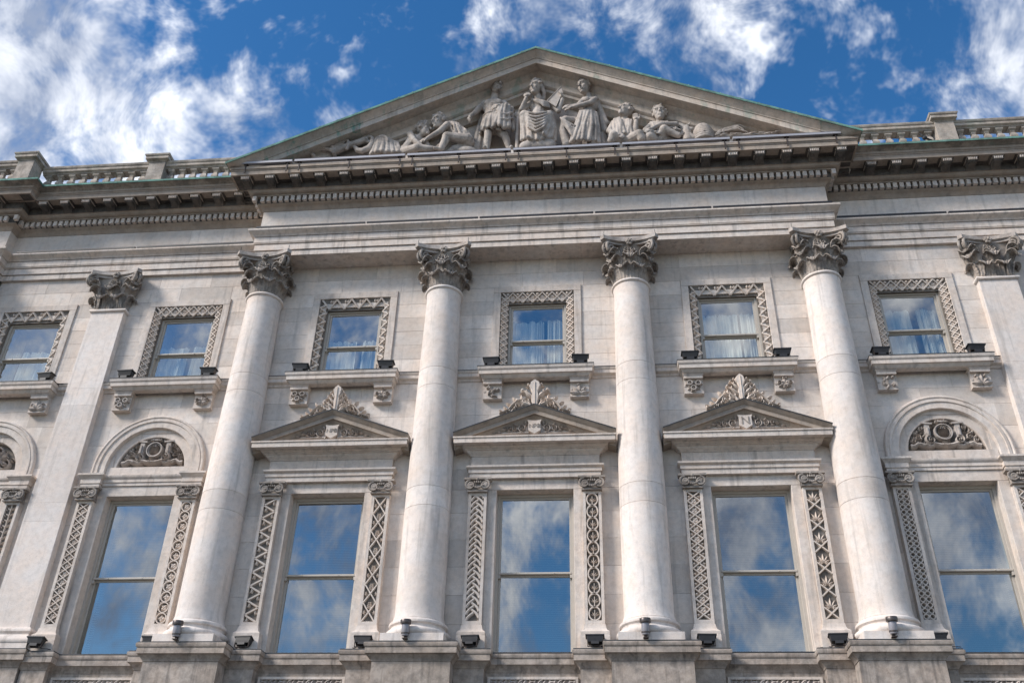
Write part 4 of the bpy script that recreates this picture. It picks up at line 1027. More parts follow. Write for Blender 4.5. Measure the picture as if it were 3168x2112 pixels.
def lower_wing(i, bx):
    dy = WY
    o = sash_window(bx, .735, 4.74, 8.005, 6.36, .22+dy, False)
    j = MB()
    for s in (-1, 1):
        a, b_ = sorted((bx+s*.735, bx+s*.945)); j.cbox(a, b_, -.03+dy, .22+dy, 4.75, 8.005, .006)
    j.cbox(bx-.945, bx+.945, -.03+dy, .22+dy, 8.007, 8.23, .006)
    sub('jamb_frame', j, 'trim', o, 0)
    for s in (-1, 1):
        cx_ = bx+s*1.10; strip(o, i, s, cx_, dy, .165); pedestal('strip_pedestal', cx_-.25, cx_+.25, -.17, -.035, .2)
        # impost block above each strip
        sub('impost', MB().path([(cx_-.20, .1+dy), (cx_-.20, -.15+dy), (cx_+.20, -.15+dy), (cx_+.20, .1+dy)], [(-.1, 8.155), (0, 8.155), (0, 8.25), (.02, 8.255), (.02, 8.35), (.035, 8.36), (.06, 8.40), (.085, 8.42), (.085, 8.46), (-.1, 8.475)]), 'trim', o)
    dado(bx, .85, dy, o)
    sub('impost_band', MB().path([(bx-.88, -.06+dy), (bx+.88, -.06+dy)], [(-.1, 8.232), (0, 8.232), (0, 8.30), (.02, 8.305), (.02, 8.37), (.04, 8.39), (.06, 8.42), (.06, 8.455), (-.1, 8.47)]), 'trim', o)
    cz = 8.66; st = .20
    sub('arch_moulding', MB().ringarc(bx, cz, [(1.225, dy+.02), (1.225, dy-.045), (1.205, dy-.07), (1.18, dy-.075), (1.16, dy-.055), (1.14, dy-.055), (1.13, dy-.07), (1.085, dy-.07), (1.075, dy-.045), (.945, dy-.045), (.935, dy-.03), (.93, dy+.10), (1.0, dy+.1)], stilt=st), 'trim', o, 40)
    sub('arch_splay', MB().ringarc(bx, cz, [(.935, dy+.045), (.935, dy+.2), (.745, dy+.2), (.745, dy+.06), (.757, dy+.045)], stilt=.10), 'trim', o, 30)
    sub('tympanum_base', MB().box(bx-.92, bx+.92, .012+dy, .25+dy, 8.46, 8.69), 'trim', o, 0)
    sp = MB()                                        # spandrel wall between the arch and the coursed ashlar
    pts = [(bx+1.10*math.cos(a), cz+1.10*math.sin(a)) for a in [math.pi*k/32 for k in range(33)]]
    for (xa, za), (xb, zb) in zip(pts[:-1], pts[1:]):
        sp.add([(xa, .001+dy, za), (xb, .001+dy, zb), (xb, .001+dy, 9.90), (xa, .001+dy, 9.90), (xa, .05+dy, za), (xb, .05+dy, zb)], [(0, 1, 2, 3), (0, 4, 5, 1)])
    sub('spandrel', sp, 'ashlar', o, 0)
    tb = MB().prism([(bx+.78*math.cos(math.pi*k/24), cz+.02+.78*math.sin(math.pi*k/24)) for k in range(25)], dy+.17, dy+.24)
    sub('lunette_ground', tb, 'grime_shade_back', o, 0)
    if i == -1:
        C = Carve(lambda u, v, h: (bx+u, dy+.17-h, 8.70+v))
        for s in (-1, 1):
            C.spiral(s*.45, .18, .17, 1.8, R(90), s, .055, .12); C.spiral(s*.22, .45, .16, 1.6, R(-90), -s, .05, .12); C.spiral(s*.58, .42*.6, .06, 1.2, 0, s, .03, .1)
            for a in range(0, 360, 60): C.leaf(s*.3, .3, R(a), .2, .09, .1)
        q = sub('lunette_carving', C.m, 'carved_stone', o, 50); q['kind'] = 'stuff'; return
    C = Carve(lambda u, v, h: (bx+u, dy+.17-h, 8.785+v*.92))
    C.ring(0, .36, .165, .035, .14, 26, 1.1); C.ring(0, .36, .135, .016, .12, 26, 1.1); C.blob(0, .36, .13, .09, 16, 1.08)
    for k in range(7): C.line([(-.09, .27+.032*k), (-.03, .283+.032*k), (.03, .27+.032*k), (.09, .283+.032*k)], .018, .125)
    C.blob(0, .46, .05, .13); C.line([(-.05, .43), (0, .52), (.05, .43)], .02, .14)
    for s in (-1, 1):
        # rolled scroll supporters
        C.bar(s*.30, .22, s*.29, .55, .15, .12); C.bar(s*.30, .27, s*.30, .47, .045, .145); C.bar(s*.19, .56, s*.40, .58, .06, .14)
        C.spiral(s*.27, .17, .105, 1.7, R(90), -s, .05, .16)
        for (u, v, a, l) in ((.42, .40, 70, .16), (.47, .30, 40, .18), (.50, .20, 10, .17), (.42, .15, -30, .16), (.46, .45, 110, .12), (.55, .30, 80, .14), (.57, .12, 60, .13), (.40, .28, 150, .1), (.60, .10, -20, .1)):
            C.leaf(s*u, v, R(a) if s > 0 else R(180-a), l, .085, .11)
        for (u, v) in ((.50, .38), (.58, .24), (.44, .22)): C.blob(s*u, v, .028, .12)
        C.line([(s*.16, .56), (s*.22, .60), (s*.13, .62)], .05, .09)
        C.spiral(s*.09, .61, .05, 1.3, R(90), s, .03, .15)
        # ribbon ends
        C.line([(s*.22, .06), (s*.32, .03), (s*.43, .07), (s*.52, .10), (s*.60, .04), (s*.67, .03)], [.10, .11, .11, .10, .11, .13], .13)
    for s in (-1, 1):
        for (u, v, r) in ((.50, .26, .07), (.42, .47, .05), (.60, .16, .05), (.39, .10, .045)): C.spiral(s*u, v, r, 1.3, R(90), s, .03, .11)
        for k in range(9): a = R(8+9*k); C.leaf(s*.64*math.cos(a), .05+.56*math.sin(a), (a if s > 0 else math.pi-a)+R(70*s), .11, .055, .10, 4); C.leaf(s*.50*math.cos(a), .05+.48*math.sin(a), (a if s > 0 else math.pi-a)+R(-60*s), .12, .055, .09, 4)
    for k in range(9): C.leaf(0, .20+.0, R(200+17.5*k), .12, .04, .12, 4)
    C.bar(-.12, .61, .12, .61, .06, .14)
    C.line([(-.24, .09), (-.12, .05), (0, .035), (.12, .05), (.24, .09)], .105, .16)
    q = sub('lunette_carving', C.m, 'carved_stone', o, 50); q['kind'] = 'stuff'
    for txt, u, v, rz in (('AENE', -.37, .055, 22), ('FIDA', 0.0, .04, 0), ('CARMIS', .39, .065, -22)):
        link('motto', text_mesh(txt, .068, .006, 'sooty_stone'), o, (bx+u, dy+.17-(.165 if u == 0 else .135), 8.785+v*.92), (R(90), R(-rz if False else rz*-1*-1*(-1)), 0))

for i, c in CB.items(): upper_window(i, c, 0.0); lower_central(i, c)
for i, c in WB.items(): upper_window(i, c, WY); lower_wing(i, c)

# ------------------------------------------------------------------ balustrades over the wings
def baluster_mesh():
    pr = [(.085, 0), (.085, .05), (.06, .06), (.055, .075), (.075, .12), (.082, .16), (.07, .21), (.045, .27), (.04, .295), (.05, .30), (.05, .315), (.04, .32), (.048, .345), (.075, .37), (.085, .38), (.085, .43)]
    return MB().lathe([(r*1.414, z) for r, z in pr], 0, 0, 4, rot=R(45)).mesh('baluster', 'parapet_stone', 0)
BAL = baluster_mesh()
def balustrade(x0, x1, y, peds, nbal_sp=.288):
    m = MB(); zb = 16.03
    m.box(x0, x1, y-.13, y+.13, zb, 16.44)
    o = part('balustrade', m, 'parapet_stone', 0)
    rail = [(d, z+.10) for d, z in [(-.13, 16.772), (.10, 16.772), (.10, 16.80), (.12, 16.81), (.15, 16.83), (.15, 16.91), (.165, 16.915), (.18, 16.945), (.18, 16.985), (-.13, 17.02)]]
    edges = sorted([x0, x1]+[p for q in peds for p in (q-.22, q+.22)])
    for a, b_ in zip(edges[0::2], edges[1::2]):
        if b_-a < .05: continue
        n2 = max(1, int((b_-a)/1.9))
        for k in range(n2):
            p, q = a+(b_-a)*k/n2, a+(b_-a)*(k+1)/n2; sub('rail_block', MB().path([(p+.001, y), (q-.001, y)], rail), 'parapet_stone', o)
        n = int((b_-a)/nbal_sp)
        for k in range(n): link('baluster', BAL, o, (a+(k+.5)*(b_-a)/n, y, 16.441))
    for p in peds:
        w = .215
        pm = MB().path([(p-w, y+.2), (p-w, y-.2), (p+w, y-.2), (p+w, y+.2), (p-w, y+.2)], [(d, z+.11 if z > 16.2 else z) for d, z in [(-.1, 16.05), (.03, 16.05), (.03, 16.30), (0, 16.33), (0, 16.92), (.015, 16.925), (.015, 16.945), (.04, 16.955), (.07, 16.98), (.085, 16.985), (.085, 17.07), (.10, 17.075), (.115, 17.10), (.115, 17.13), (-.1, 17.15)]], cap=False)
        pm.box(p-w+.05, p+w-.05, y-.15, y+.15, 17.1, 17.255)
        sub('pedestal', pm, 'parapet_stone', o)
    return o
balustrade(-12.85, -6.9, -.32, [-9.75])
balustrade(7.3, 14.0, -.32, [9.66])
balustrade(-20, -12.86, -.62, [-13.12], .288)

# ------------------------------------------------------------------ floodlights and fittings (things of their own)
def flood_mesh():
    m = MB()
    # tapered housing, wider above, ribbed front, hinge bracket
    m.add([(-.165, -.07, .20), (.165, -.07, .20), (.165, .09, .20), (-.165, .09, .20), (-.135, -.05, .075), (.135, -.05, .075), (.135, .07, .075), (-.135, .07, .075)],
          [(0, 1, 2, 3), (7, 6, 5, 4), (0, 4, 5, 1), (1, 5, 6, 2), (2, 6, 7, 3), (3, 7, 4, 0)])
    for i in range(13):
        x = -.138+.023*i; m.add([(x-.005, -.082, .19), (x+.005, -.082, .19), (x+.005, -.06, .08), (x-.005, -.06, .08), (x-.005, -.06, .19), (x+.005, -.06, .19)], [(0, 3, 2, 1), (0, 1, 5, 4)])
    return m.mesh('housing', 'black_metal', 0)
def flood_parts():
    rim = MB().path([(-.175, -.08), (.175, -.08), (.175, .10), (-.175, .10), (-.175, -.08)], [(-.02, .195), (.008, .195), (.008, .215), (-.02, .215)], cap=False).mesh('rim', 'black_metal', 0)
    box = MB().box(-.075, .075, -.075, .03, .015, .073).mesh('gear_box', 'black_metal', 0)
    br = MB().box(-.15, -.142, -.02, .02, .0, .12).box(.142, .15, -.02, .02, .0, .12).box(-.15, .15, -.02, .02, -.0, .012).mesh('bracket', 'post_brown', 0)
    gl = MB().box(-.15, .15, -.06, .08, .200, .207).mesh('lens', 'lens_glass', 0)
    return rim, box, br, gl
FH = flood_mesh(); FR, FB, FK, FG = flood_parts()
def flood(x, y, z, label, group, rz=0.0, tilt=0.0, s=1.0):
    t = thing('floodlight', label, 'floodlight', group, (x, y, z), rz); t.scale = (s, s, s)
    for nm, d in (('housing', FH), ('rim', FR), ('gear_box', FB), ('lens', FG)):
        link(nm, d, t, rot=(tilt, 0, 0))
    link('bracket', FK, t)
    sd = 1 if rw.random() < .5 else -1; e_ = rw.uniform(.25, .42)
    link('cable', MB().tube([(sd*.06, .02, .03), (sd*.14, .09, .012), (sd*.22, .10+rw.uniform(0, .06), .02), (sd*e_, .17, .012)], .008, 5).mesh('cable', 'post_brown', 50), t)
BN = {-1: 'cut-off upper window at far left', 0: 'upper window left of first column', 1: 'upper window left of second column', 2: 'upper window left of third column', 3: 'upper window left of fourth column', 4: 'upper window right of fourth column'}
for i, c in sorted({**CB, **WB}.items()):
    for s in (-1, 1):
        if i == -1 and s < 0: continue
        flood(c+s*.95, -.25+(WY if i in WB else 0), 10.715, 'black floodlight on %s end of sill under %s' % ('left' if s < 0 else 'right', BN[i]), 'floodlights on the upper window sills', R(rw.uniform(-5, 5)), R(rw.uniform(-8, 4)))
LN = {-1: '', 0: 'tall window left of first column', 1: 'tall window left of second column', 2: 'tall window left of third column', 3: 'tall window left of fourth column', 4: 'tall window right of fourth column'}
for i, c in sorted({**CB, **WB}.items()):
    for s in (-1, 1):
        if i == -1 or (i == 4 and s > 0): continue
        flood(c+s*1.12, -.34, 4.80, 'black floodlight at foot of %s carved strip beside %s' % ('left' if s < 0 else 'right', LN[i]), 'floodlights at the feet of the carved strips', R(rw.uniform(-8, 8)), R(rw.uniform(-25, -8)), .92)
def spot_parts():
    body = MB().lathe([(.05, .0), (.072, .01), (.075, .05), (.078, .06), (.078, .25), (.075, .26), (.02, .262)], 0, 0, 20).mesh('body', 'lens_glass', 40)
    cap = MB().lathe([(.02, .255), (.105, .255), (.108, .27), (.108, .34), (.10, .35), (.095, .35), (.09, .30), (.02, .30)], 0, 0, 20).mesh('hood', 'grey_metal', 40)
    foot = MB().box(-.03, .03, .03, .10, -.04, .10).box(-.05, .05, -.05, .10, -.055, -.04).mesh('bracket', 'post_brown', 0)
    band = MB().lathe([(.06, .045), (.083, .047), (.083, .075), (.06, .077)], 0, 0, 20).mesh('band', 'grey_metal', 40)
    return body, cap, foot, band
SB, SCAP, SF, SBD = spot_parts()
for k, c in enumerate(COLS):
    t = thing('spotlight', 'grey cylindrical spotlight at the base of the %s column from the left' % ('first', 'second', 'third', 'fourth')[k], 'spotlight', 'spotlights at the column bases', (c-.10, -.80, 4.855)); t.scale = (.9, .9, .82)
    for nm, d in (('body', SB), ('hood', SCAP), ('band', SBD)): link(nm, d, t, rot=(R(6), 0, 0))
    link('bracket', SF, t)

# linear lights in front of the pediment sculpture, on little posts
tx = [(-7.08, -5.82), (-5.76, -3.08), (-3.02, -.56), (-.50, 1.98), (2.04, 4.49), (4.56, 6.97)]
ordn = ['leftmost', 'second', 'third', 'fourth', 'fifth', 'rightmost']
for k, (a, b_) in enumerate(tx):
    lb = {0: 'leftmost short silver strip light along the pediment ledge', 5: 'rightmost silver strip light along the pediment ledge'}.get(k, '%s silver strip light from the left along the pediment ledge' % ordn[k])
    t = thing('strip_light', lb, 'light', 'strip lights along the pediment ledge', ((a+b_)/2, -1.29, 16.045)); L_ = (b_-a)/2
    link('housing', MB().box(-L_, L_, -.045, .045, -.035, .03).mesh('housing', 'steel', 0), t)
    link('reflector', MB().add([(-L_, -.05, .031), (L_, -.05, .031), (L_, .05, .055), (-L_, .05, .055), (-L_, .05, .031), (L_, .05, .031)], [(0, 1, 2, 3), (3, 2, 5, 4), (0, 4, 5, 1), (0, 3, 4), (1, 5, 2)]).mesh('reflector', 'steel', 0), t)
    for x in (-L_+.12, 0, L_-.12) if L_ > .7 else (-L_+.12, L_-.12):
        link('post', MB().box(x-.014, x+.014, -.012, .012, -.30, -.035).box(x-.05, x+.05, -.03, .03, -.05, -.0352).mesh('post', 'post_brown', 0), t)
# black linear fittings lying on the architrave ledge
def ledge_light(a, b_, y, label):
    t = thing('ledge_light', label, 'light', 'black strip fittings on the architrave ledge', ((a+b_)/2, y-.17, 14.457)); L_ = (b_-a)/2
    link('housing', MB().box(-L_, L_, -.03, .03, .012, .062).mesh('housing', 'black_metal', 0), t)
    for x in (-L_+.1, L_-.1): link('clip', MB().box(x-.02, x+.02, -.026, .026, -.002, .012).mesh('clip', 'grey_metal', 0), t)
for k in range(5):
    a = -6.62+2.66*k; ledge_light(a, a+2.62, FY, '%s black strip fitting from the left on the ledge above the columns' % ('first', 'second', 'third', 'fourth', 'fifth')[k])
for k in range(2): a = -12.9+3.1*k; ledge_light(a, a+3.05, WFY, '%s black strip fitting on the ledge of the left wing' % ('outer', 'inner')[k])
for k in range(2): a = 6.85+2.45*k; ledge_light(a, a+2.4, WFY, '%s black strip fitting on the ledge of the right wing' % ('inner', 'outer')[k])

# pigeon in the right balustrade
pg = MB().ell((0, 0, .10), (.075, .06, .06), (0, R(-25), 0)).capsule((-.05, 0, .14), (-.085, 0, .21), .035, .027).ell((-.095, 0, .225), (.032, .026, .026)).capsule((-.12, 0, .222), (-.145, 0, .215), .009, .003)
pg.add([(.05, -.03, .09), (.05, .03, .09), (.19, .03, .03), (.19, -.03, .03), (.05, -.03, .07), (.05, .03, .07), (.19, .03, .02), (.19, -.03, .02)], [(0, 1, 2, 3), (7, 6, 5, 4), (0, 3, 7, 4), (1, 5, 6, 2), (2, 6, 7, 3)])
for s in (-1, 1): pg.capsule((0, s*.02, .06), (.0, s*.02, .0), .007, .006, 6)
pp = thing('pigeon', 'dark pigeon perched between balusters of the right balustrade', 'pigeon', None, (9.12, -.52, 16.44), 0.2, pg.mesh('pigeon', 'feather', 60)); pp.scale = (.85, .85, .85)

# ------------------------------------------------------------------ pediment sculpture
def fuse(mb, name, voxel=.018, mat='statue_stone', smooth=1):
    me = bpy.data.meshes.new('tmp'); me.from_pydata(mb.v, [], mb.f); me.update()
    ob = bpy.data.objects.new('tmp', me); COL.objects.link(ob)
    r = ob.modifiers.new('r', 'REMESH'); r.mode = 'VOXEL'; r.voxel_size = voxel; r.use_smooth_shade = True
    s = ob.modifiers.new('s', 'SMOOTH'); s.factor = .5; s.iterations = smooth
    dg = bpy.context.evaluated_depsgraph_get(); out_ = bpy.data.meshes.new_from_object(ob.evaluated_get(dg)); out_.name = name
    bpy.data.objects.remove(ob); bpy.data.meshes.remove(me)
    out_.materials.clear(); out_.materials.append(MATS[mat]); out_.polygons.foreach_set('use_smooth', [True]*len(out_.polygons))
    return out_
class Fig:
    def __init__(s, base): s.m = MB(); s.b = Vector(base); s.rng = random.Random(int(abs(base[0])*100)+5)
    def c(s, *a):                 # chain of capsules: (point, radius), ...
        for (p, r), (q, t) in zip(a[:-1], a[1:]): s.m.capsule(p, q, r, t, 12)
    def e(s, c, ax, rot=(0, 0, 0)): s.m.ell(c, ax, rot, 16, 12)
    def drape(s, top, bot, n, r0, r1, sway=.02, bend=None):
        # n folds falling from polyline top to polyline bot
        def at(pl, t):
            t *= len(pl)-1; i = min(int(t), len(pl)-2); return Vector(pl[i]).lerp(Vector(pl[i+1]), t-i)
        for i in range(n):
            t = i/(n-1) if n > 1 else .5; a, b_ = at(top, t), at(bot, t); k = s.rng.uniform(.75, 1.25)
            mid = a.lerp(b_, .5)+Vector((s.rng.uniform(-sway, sway), s.rng.uniform(-sway, sway)-(.03 if i % 2 else 0), 0))
            if bend: mid += Vector(bend)
            b2 = b_+Vector((0, -.03 if i % 2 else .015, s.rng.uniform(-.02, .02)))
            s.m.capsule(a, mid, r0*k, (r0+r1)*.5*k, 8); s.m.capsule(mid, b2, (r0+r1)*.5*k, r1*k, 8)
    def head(s, c, yaw, hair='short', tilt=0.0, sz=1.0):
        # yaw 0 looks at the viewer, + turns towards +x
        c = Vector(c); M = Matrix.Rotation(yaw, 3, 'Z') @ Matrix.Rotation(tilt, 3, 'X')
        def P(x, y, z): return c+M @ Vector((x*sz, y*sz, z*sz))
        E3 = (M.to_euler())
        s.m.ell(P(0, .015, .045), (.135*sz, .16*sz, .165*sz), E3, 16, 12); s.m.ell(P(0, -.045, -.075), (.098*sz, .105*sz, .135*sz), E3, 14, 10)
        s.m.capsule(P(0, -.150, .02), P(0, -.192, -.055), .017*sz, .026*sz, 8)           # nose
        for q in (-1, 1):
            s.m.capsule(P(q*.02, -.148, .045), P(q*.09, -.125, .045), .018*sz, .016*sz, 8)   # brows
            s.m.ell(P(q*.052, -.128, .005), (.022*sz, .014*sz, .013*sz), E3, 8, 6)           # eyes
            s.m.ell(P(q*.135, .01, -.01), (.02*sz, .035*sz, .05*sz), E3, 8, 6)               # ears
            s.m.ell(P(q*.06, -.105, -.05), (.04*sz, .035*sz, .04*sz), E3, 8, 6)
        s.m.capsule(P(-.035, -.150, -.098), P(.035, -.150, -.098), .011*sz, .011*sz, 6); s.m.capsule(P(-.03, -.148, -.122), P(.03, -.148, -.122), .013*sz, .013*sz, 6)
        s.m.ell(P(0, -.125, -.175), (.045*sz, .04*sz, .035*sz), E3, 8, 6)
        rr = s.rng
        for k in range(70):                     # curls lying over the skull
            a = rr.uniform(R(-70), R(250)); b_ = rr.uniform(R(5), R(98)); d = Vector((math.cos(a)*math.sin(b_)*.142, math.sin(a)*math.sin(b_)*.17+.012, math.cos(b_)*.178+.045))
            if d.y < -.06 and d.z < .125+.03*abs(d.x)/.14: continue
            p = P(*d); q = p+M @ Vector((rr.uniform(-.035, .035), rr.uniform(-.02, .04), rr.uniform(-.05, .01)))*sz; s.m.capsule(p, q, rr.uniform(.018, .032)*sz, .016*sz, 6)
        if hair == 'bun': s.m.ell(P(.02, .20, .03), (.075*sz, .075*sz, .07*sz), E3, 10, 8)
        if hair == 'long':
            for q in (-1, 1): s.c((P(q*.12, .03, -.02), .045*sz), (P(q*.13, .08, -.16), .045*sz), (P(q*.10, .10, -.3), .03*sz))
    def hand(s, w, d, n, sz=1.0, curl=.5):
        # w wrist, d pointing direction, n back-of-hand normal
        w = Vector(w); d = Vector(d).normalized(); n = Vector(n); n = (n-d*n.dot(d)).normalized(); t = d.cross(n)
        s.m.ell(w+d*.05*sz, (.05*sz, .05*sz, .035*sz), (0, 0, 0), 10, 8)
        for k, l in enumerate((.085, .10, .095, .075)):
            o = w+d*.085*sz+t*(.027*(k-1.5))*sz; m1 = o+d*l*.5*sz-n*.018*curl*sz; m2 = m1+d*l*.5*sz*(1-.6*curl)-n*.055*curl*sz
            s.m.capsule(o, m1, .0165*sz, .015*sz, 6); s.m.capsule(m1, m2, .015*sz, .012*sz, 6)
        o = w+d*.035*sz-t*.045*sz; m1 = o+d*.045*sz-t*.03*sz-n*.02*sz; s.m.capsule(o, m1, .018*sz, .016*sz, 6); s.m.capsule(m1, m1+d*.045*sz-n*.02*sz, .016*sz, .013*sz, 6)
    def build(s, name, label, cat, group=None, vox=.0135):
        me = fuse(s.m, name, vox); me.transform(Matrix.Translation(-s.b))
        return thing(name, label, cat, group, tuple(s.b), 0, me)
PG = 'stone figures in the main pediment'
zf = 16.36
# 1 standing man in a short tunic
f = Fig((-1.08, -.85, zf)); f.head((-1.05, -.95, 18.63), R(38), 'short', 0, 1.28)
f.c(((-1.06, -.90, 18.42), .10), ((-1.08, -.87, 18.2), .115)); f.e((-1.09, -.86, 17.99), (.27, .19, .29)); f.e((-1.20, -.99, 18.03), (.12, .06, .10)); f.e((-.97, -.99, 18.03), (.12, .06, .10))
f.c(((-1.10, -.86, 17.85), .215), ((-1.11, -.87, 17.62), .20), ((-1.09, -.87, 17.42), .235))
for k in range(5): f.m.tube([(-1.10+.2*math.cos(R(q)), -.86+.20*math.sin(R(q)), 17.72+.055*k) for q in range(-160, -10, 15)], .012, 5)
f.c(((-1.34, -.86, 18.12), .105), ((-1.53, -.90, 17.80), .08), ((-1.63, -1.02, 17.54), .058)); f.hand((-1.63, -1.02, 17.5), (-.15, -.3, -1), (-1, 0, 0), 1.4, .7)
f.c(((-.83, -.86, 18.10), .105), ((-.62, -.90, 17.78), .088), ((-.84, -1.1, 17.74), .062)); f.hand((-.87, -1.11, 17.74), (-1, -.2, 0), (0, -1, 0), 1.35, .9)
f.drape([(-1.30, -.90, 17.60), (-1.2, -1.03, 17.58), (-1.0, -1.06, 17.58), (-.84, -.96, 17.6)], [(-1.38, -.88, 17.12), (-1.24, -1.08, 17.08), (-1.02, -1.12, 17.06), (-.82, -.98, 17.02)], 11, .045, .05, .01)
f.e((-1.06, -.88, 17.28), (.26, .17, .22)); f.m.tube([(-1.10+.235*math.cos(R(q)), -.87+.22*math.sin(R(q)), 17.60) for q in range(-190, 11, 15)], .022, 6)
f.drape([(-.90, -1.12, 17.78), (-.74, -1.1, 17.82), (-.60, -.94, 17.86)], [(-.98, -1.16, 17.10), (-.76, -1.14, 16.98), (-.56, -.98, 17.08)], 5, .045, .075, .05, (0, -.04, 0))
f.m.tube([(-.95, -1.14, 17.62), (-.86, -1.2, 17.40), (-.70, -1.17, 17.38), (-.60, -1.02, 17.6)], .035, 7); f.m.tube([(-.97, -1.15, 17.40), (-.84, -1.21, 17.20), (-.68, -1.17, 17.2), (-.57, -1.02, 17.4)], .03, 7)
f.c(((-1.18, -.90, 17.1), .12), ((-1.17, -.97, 16.98), .10), ((-1.18, -.94, 16.80), .10), ((-1.18, -.92, 16.45), .062)); f.c(((-1.18, -.9, 16.41), .06), ((-1.22, -1.08, 16.40), .05))
f.c(((-.92, -.88, 17.1), .12), ((-.77, -.94, 16.92), .098), ((-.72, -.89, 16.78), .098), ((-.64, -.86, 16.45), .062)); f.c(((-.64, -.86, 16.41), .06), ((-.58, -1.04, 16.40), .05))
f.drape([(-1.36, -.70, 18.1), (-1.22, -.64, 18.15)], [(-1.52, -.80, 16.42), (-1.30, -.68, 16.42)], 4, .06, .085, .03)
f.build('standing_statue', 'stone statue of standing man in short tunic, left of the seated central woman', 'statue', PG)
# 2 seated woman with tablet
f = Fig((.05, -.85, zf)); f.head((-.01, -.95, 18.49), R(-35), 'long', R(6), 1.22)
f.c(((.02, -.90, 18.28), .09), ((.06, -.87, 18.06), .11)); f.e((.08, -.86, 17.86), (.25, .18, .26)); f.c(((.06, -.87, 17.7), .18), ((.04, -.87, 17.45), .24))
f.c(((-.15, -.90, 18.0), .09), ((-.37, -.98, 17.72), .075), ((-.25, -1.1, 17.96), .055)); f.hand((-.24, -1.1, 17.99), (.3, -.1, 1), (0, -1, 0), 1.35, .9)
f.c(((.32, -.88, 17.98), .095), ((.54, -.93, 17.66), .075), ((.64, -1.0, 17.96), .055)); f.hand((.64, -1.0, 18.0), (-.1, -.1, 1), (1, 0, 0), 1.35, .7)
f.c(((-.06, -.88, 17.42), .17), ((-.27, -1.12, 17.36), .135), ((-.24, -1.05, 16.95), .11), ((-.17, -1.02, 16.62), .09)); f.c(((.16, -.88, 17.40), .17), ((.32, -1.12, 17.30), .135), ((.30, -1.06, 16.95), .11), ((.22, -1.04, 16.72), .09))
for k in range(7):                               # mantle wrapped across the chest
    t_ = k/6; f.m.tube([(-.17+.02*k, -1.03, 18.03-.10*t_), (.0+.02*k, -1.09, 17.92-.14*t_), (.18, -1.08, 17.88-.18*t_), (.34, -.98, 17.93-.2*t_)], .022+.006*(k % 2), 6)
for k in range(6):                               # swags of cloth hanging between the knees
    d_ = .06+.085*k; f.m.tube([(-.30+.02*k, -1.20, 17.42-.06*k), (-.16, -1.25, 17.36-d_*.8-.03*k), (.02, -1.26, 17.30-d_-.03*k), (.20, -1.25, 17.33-d_*.8-.03*k), (.34-.01*k, -1.20, 17.36-.06*k)], [.03, .036, .04, .036, .03], 7)
f.e((.03, -1.02, 17.1), (.26, .14, .34)); f.drape([(-.18, -1.16, 17.0), (.05, -1.2, 16.85), (.26, -1.16, 17.0)], [(-.16, -1.1, 16.56), (.04, -1.14, 16.5), (.22, -1.1, 16.56)], 7, .04, .05, .02)
f.drape([(-.36, -1.10, 17.3), (-.2, -1.16, 17.2)], [(-.33, -1.06, 16.62), (-.05, -1.14, 16.58)], 5, .04, .05, .03); f.drape([(.42, -1.08, 17.26), (.3, -1.16, 17.2)], [(.46, -1.0, 16.60), (.15, -1.14, 16.62)], 5, .045, .055, .03, (.03, 0, 0))
f.e((.05, -.72, 16.95), (.42, .2, .6)); f.e((.05, -.95, 16.42), (.46, .18, .17)); f.e((-.2, -1.02, 16.42), (.2, .12, .14)); f.e((.3, -1.0, 16.44), (.2, .12, .16)); f.c(((-.14, -1.08, 16.58), .06), ((-.18, -1.2, 16.55), .045)); f.c(((.22, -1.08, 16.66), .06), ((.2, -1.22, 16.62), .045))
f.m.tube([(-.46, -.92, 16.36), (-.46, -.92, 17.5)], .05, 10); f.e((-.46, -.92, 17.60), (.10, .05, .10))
f.build('seated_statue', 'stone statue of enthroned woman in draped robe under the pediment apex', 'statue', PG)
t = thing('stone_tablet', 'flat stone tablet held up by the enthroned woman', 'tablet', None, (.46, -1.0, 18.06))
t.data = None
link('slab', MB().prism([(-.19, -.13), (.16, .36), (.20, .14), (.02, -.36)], -.03, .03).mesh('slab', 'statue_stone', 0), t); link('rim', MB().tube([(-.19, -.035, -.13), (.16, -.035, .36), (.20, -.035, .14), (.02, -.035, -.36), (-.19, -.035, -.13)], .012, 6).mesh('rim', 'statue_stone', 50), t)
# 3 standing woman with bun and cloak
f = Fig((1.25, -.85, zf)); f.head((1.20, -.97, 18.43), R(-42), 'bun', R(14), 1.24)
f.c(((1.27, -.90, 18.22), .085), ((1.31, -.87, 18.06), .10)); f.e((1.33, -.86, 17.88), (.20, .16, .25)); f.e((1.23, -1.0, 17.92), (.10, .07, .09)); f.c(((1.30, -.86, 17.7), .15), ((1.24, -.88, 17.48), .20), ((1.24, -.90, 17.25), .20))
f.c(((1.45, -.88, 18.04), .095), ((1.33, -1.06, 17.74), .078), ((.95, -1.12, 17.57), .055)); f.hand((.92, -1.12, 17.55), (-1, -.1, -.2), (0, -.6, 1), 1.35, .6)
f.c(((1.17, -.93, 18.0), .08), ((1.03, -1.02, 17.72), .068), ((.88, -1.1, 17.62), .05)); f.hand((.86, -1.1, 17.60), (-1, -.1, .1), (0, -1, .3), 1.25, .6)
for k in range(5): f.m.tube([(1.10+.03*k, -1.05, 17.50-.05*k), (1.22, -1.13, 17.40-.07*k), (1.36, -1.10, 17.42-.05*k), (1.46, -.98, 17.50-.03*k)], .026, 6)
f.c(((1.32, -.92, 17.25), .19), ((1.36, -.96, 16.8), .16), ((1.36, -.95, 16.42), .15)); f.c(((1.14, -.95, 17.25), .17), ((1.02, -1.06, 16.9), .13), ((.98, -1.02, 16.42), .13))
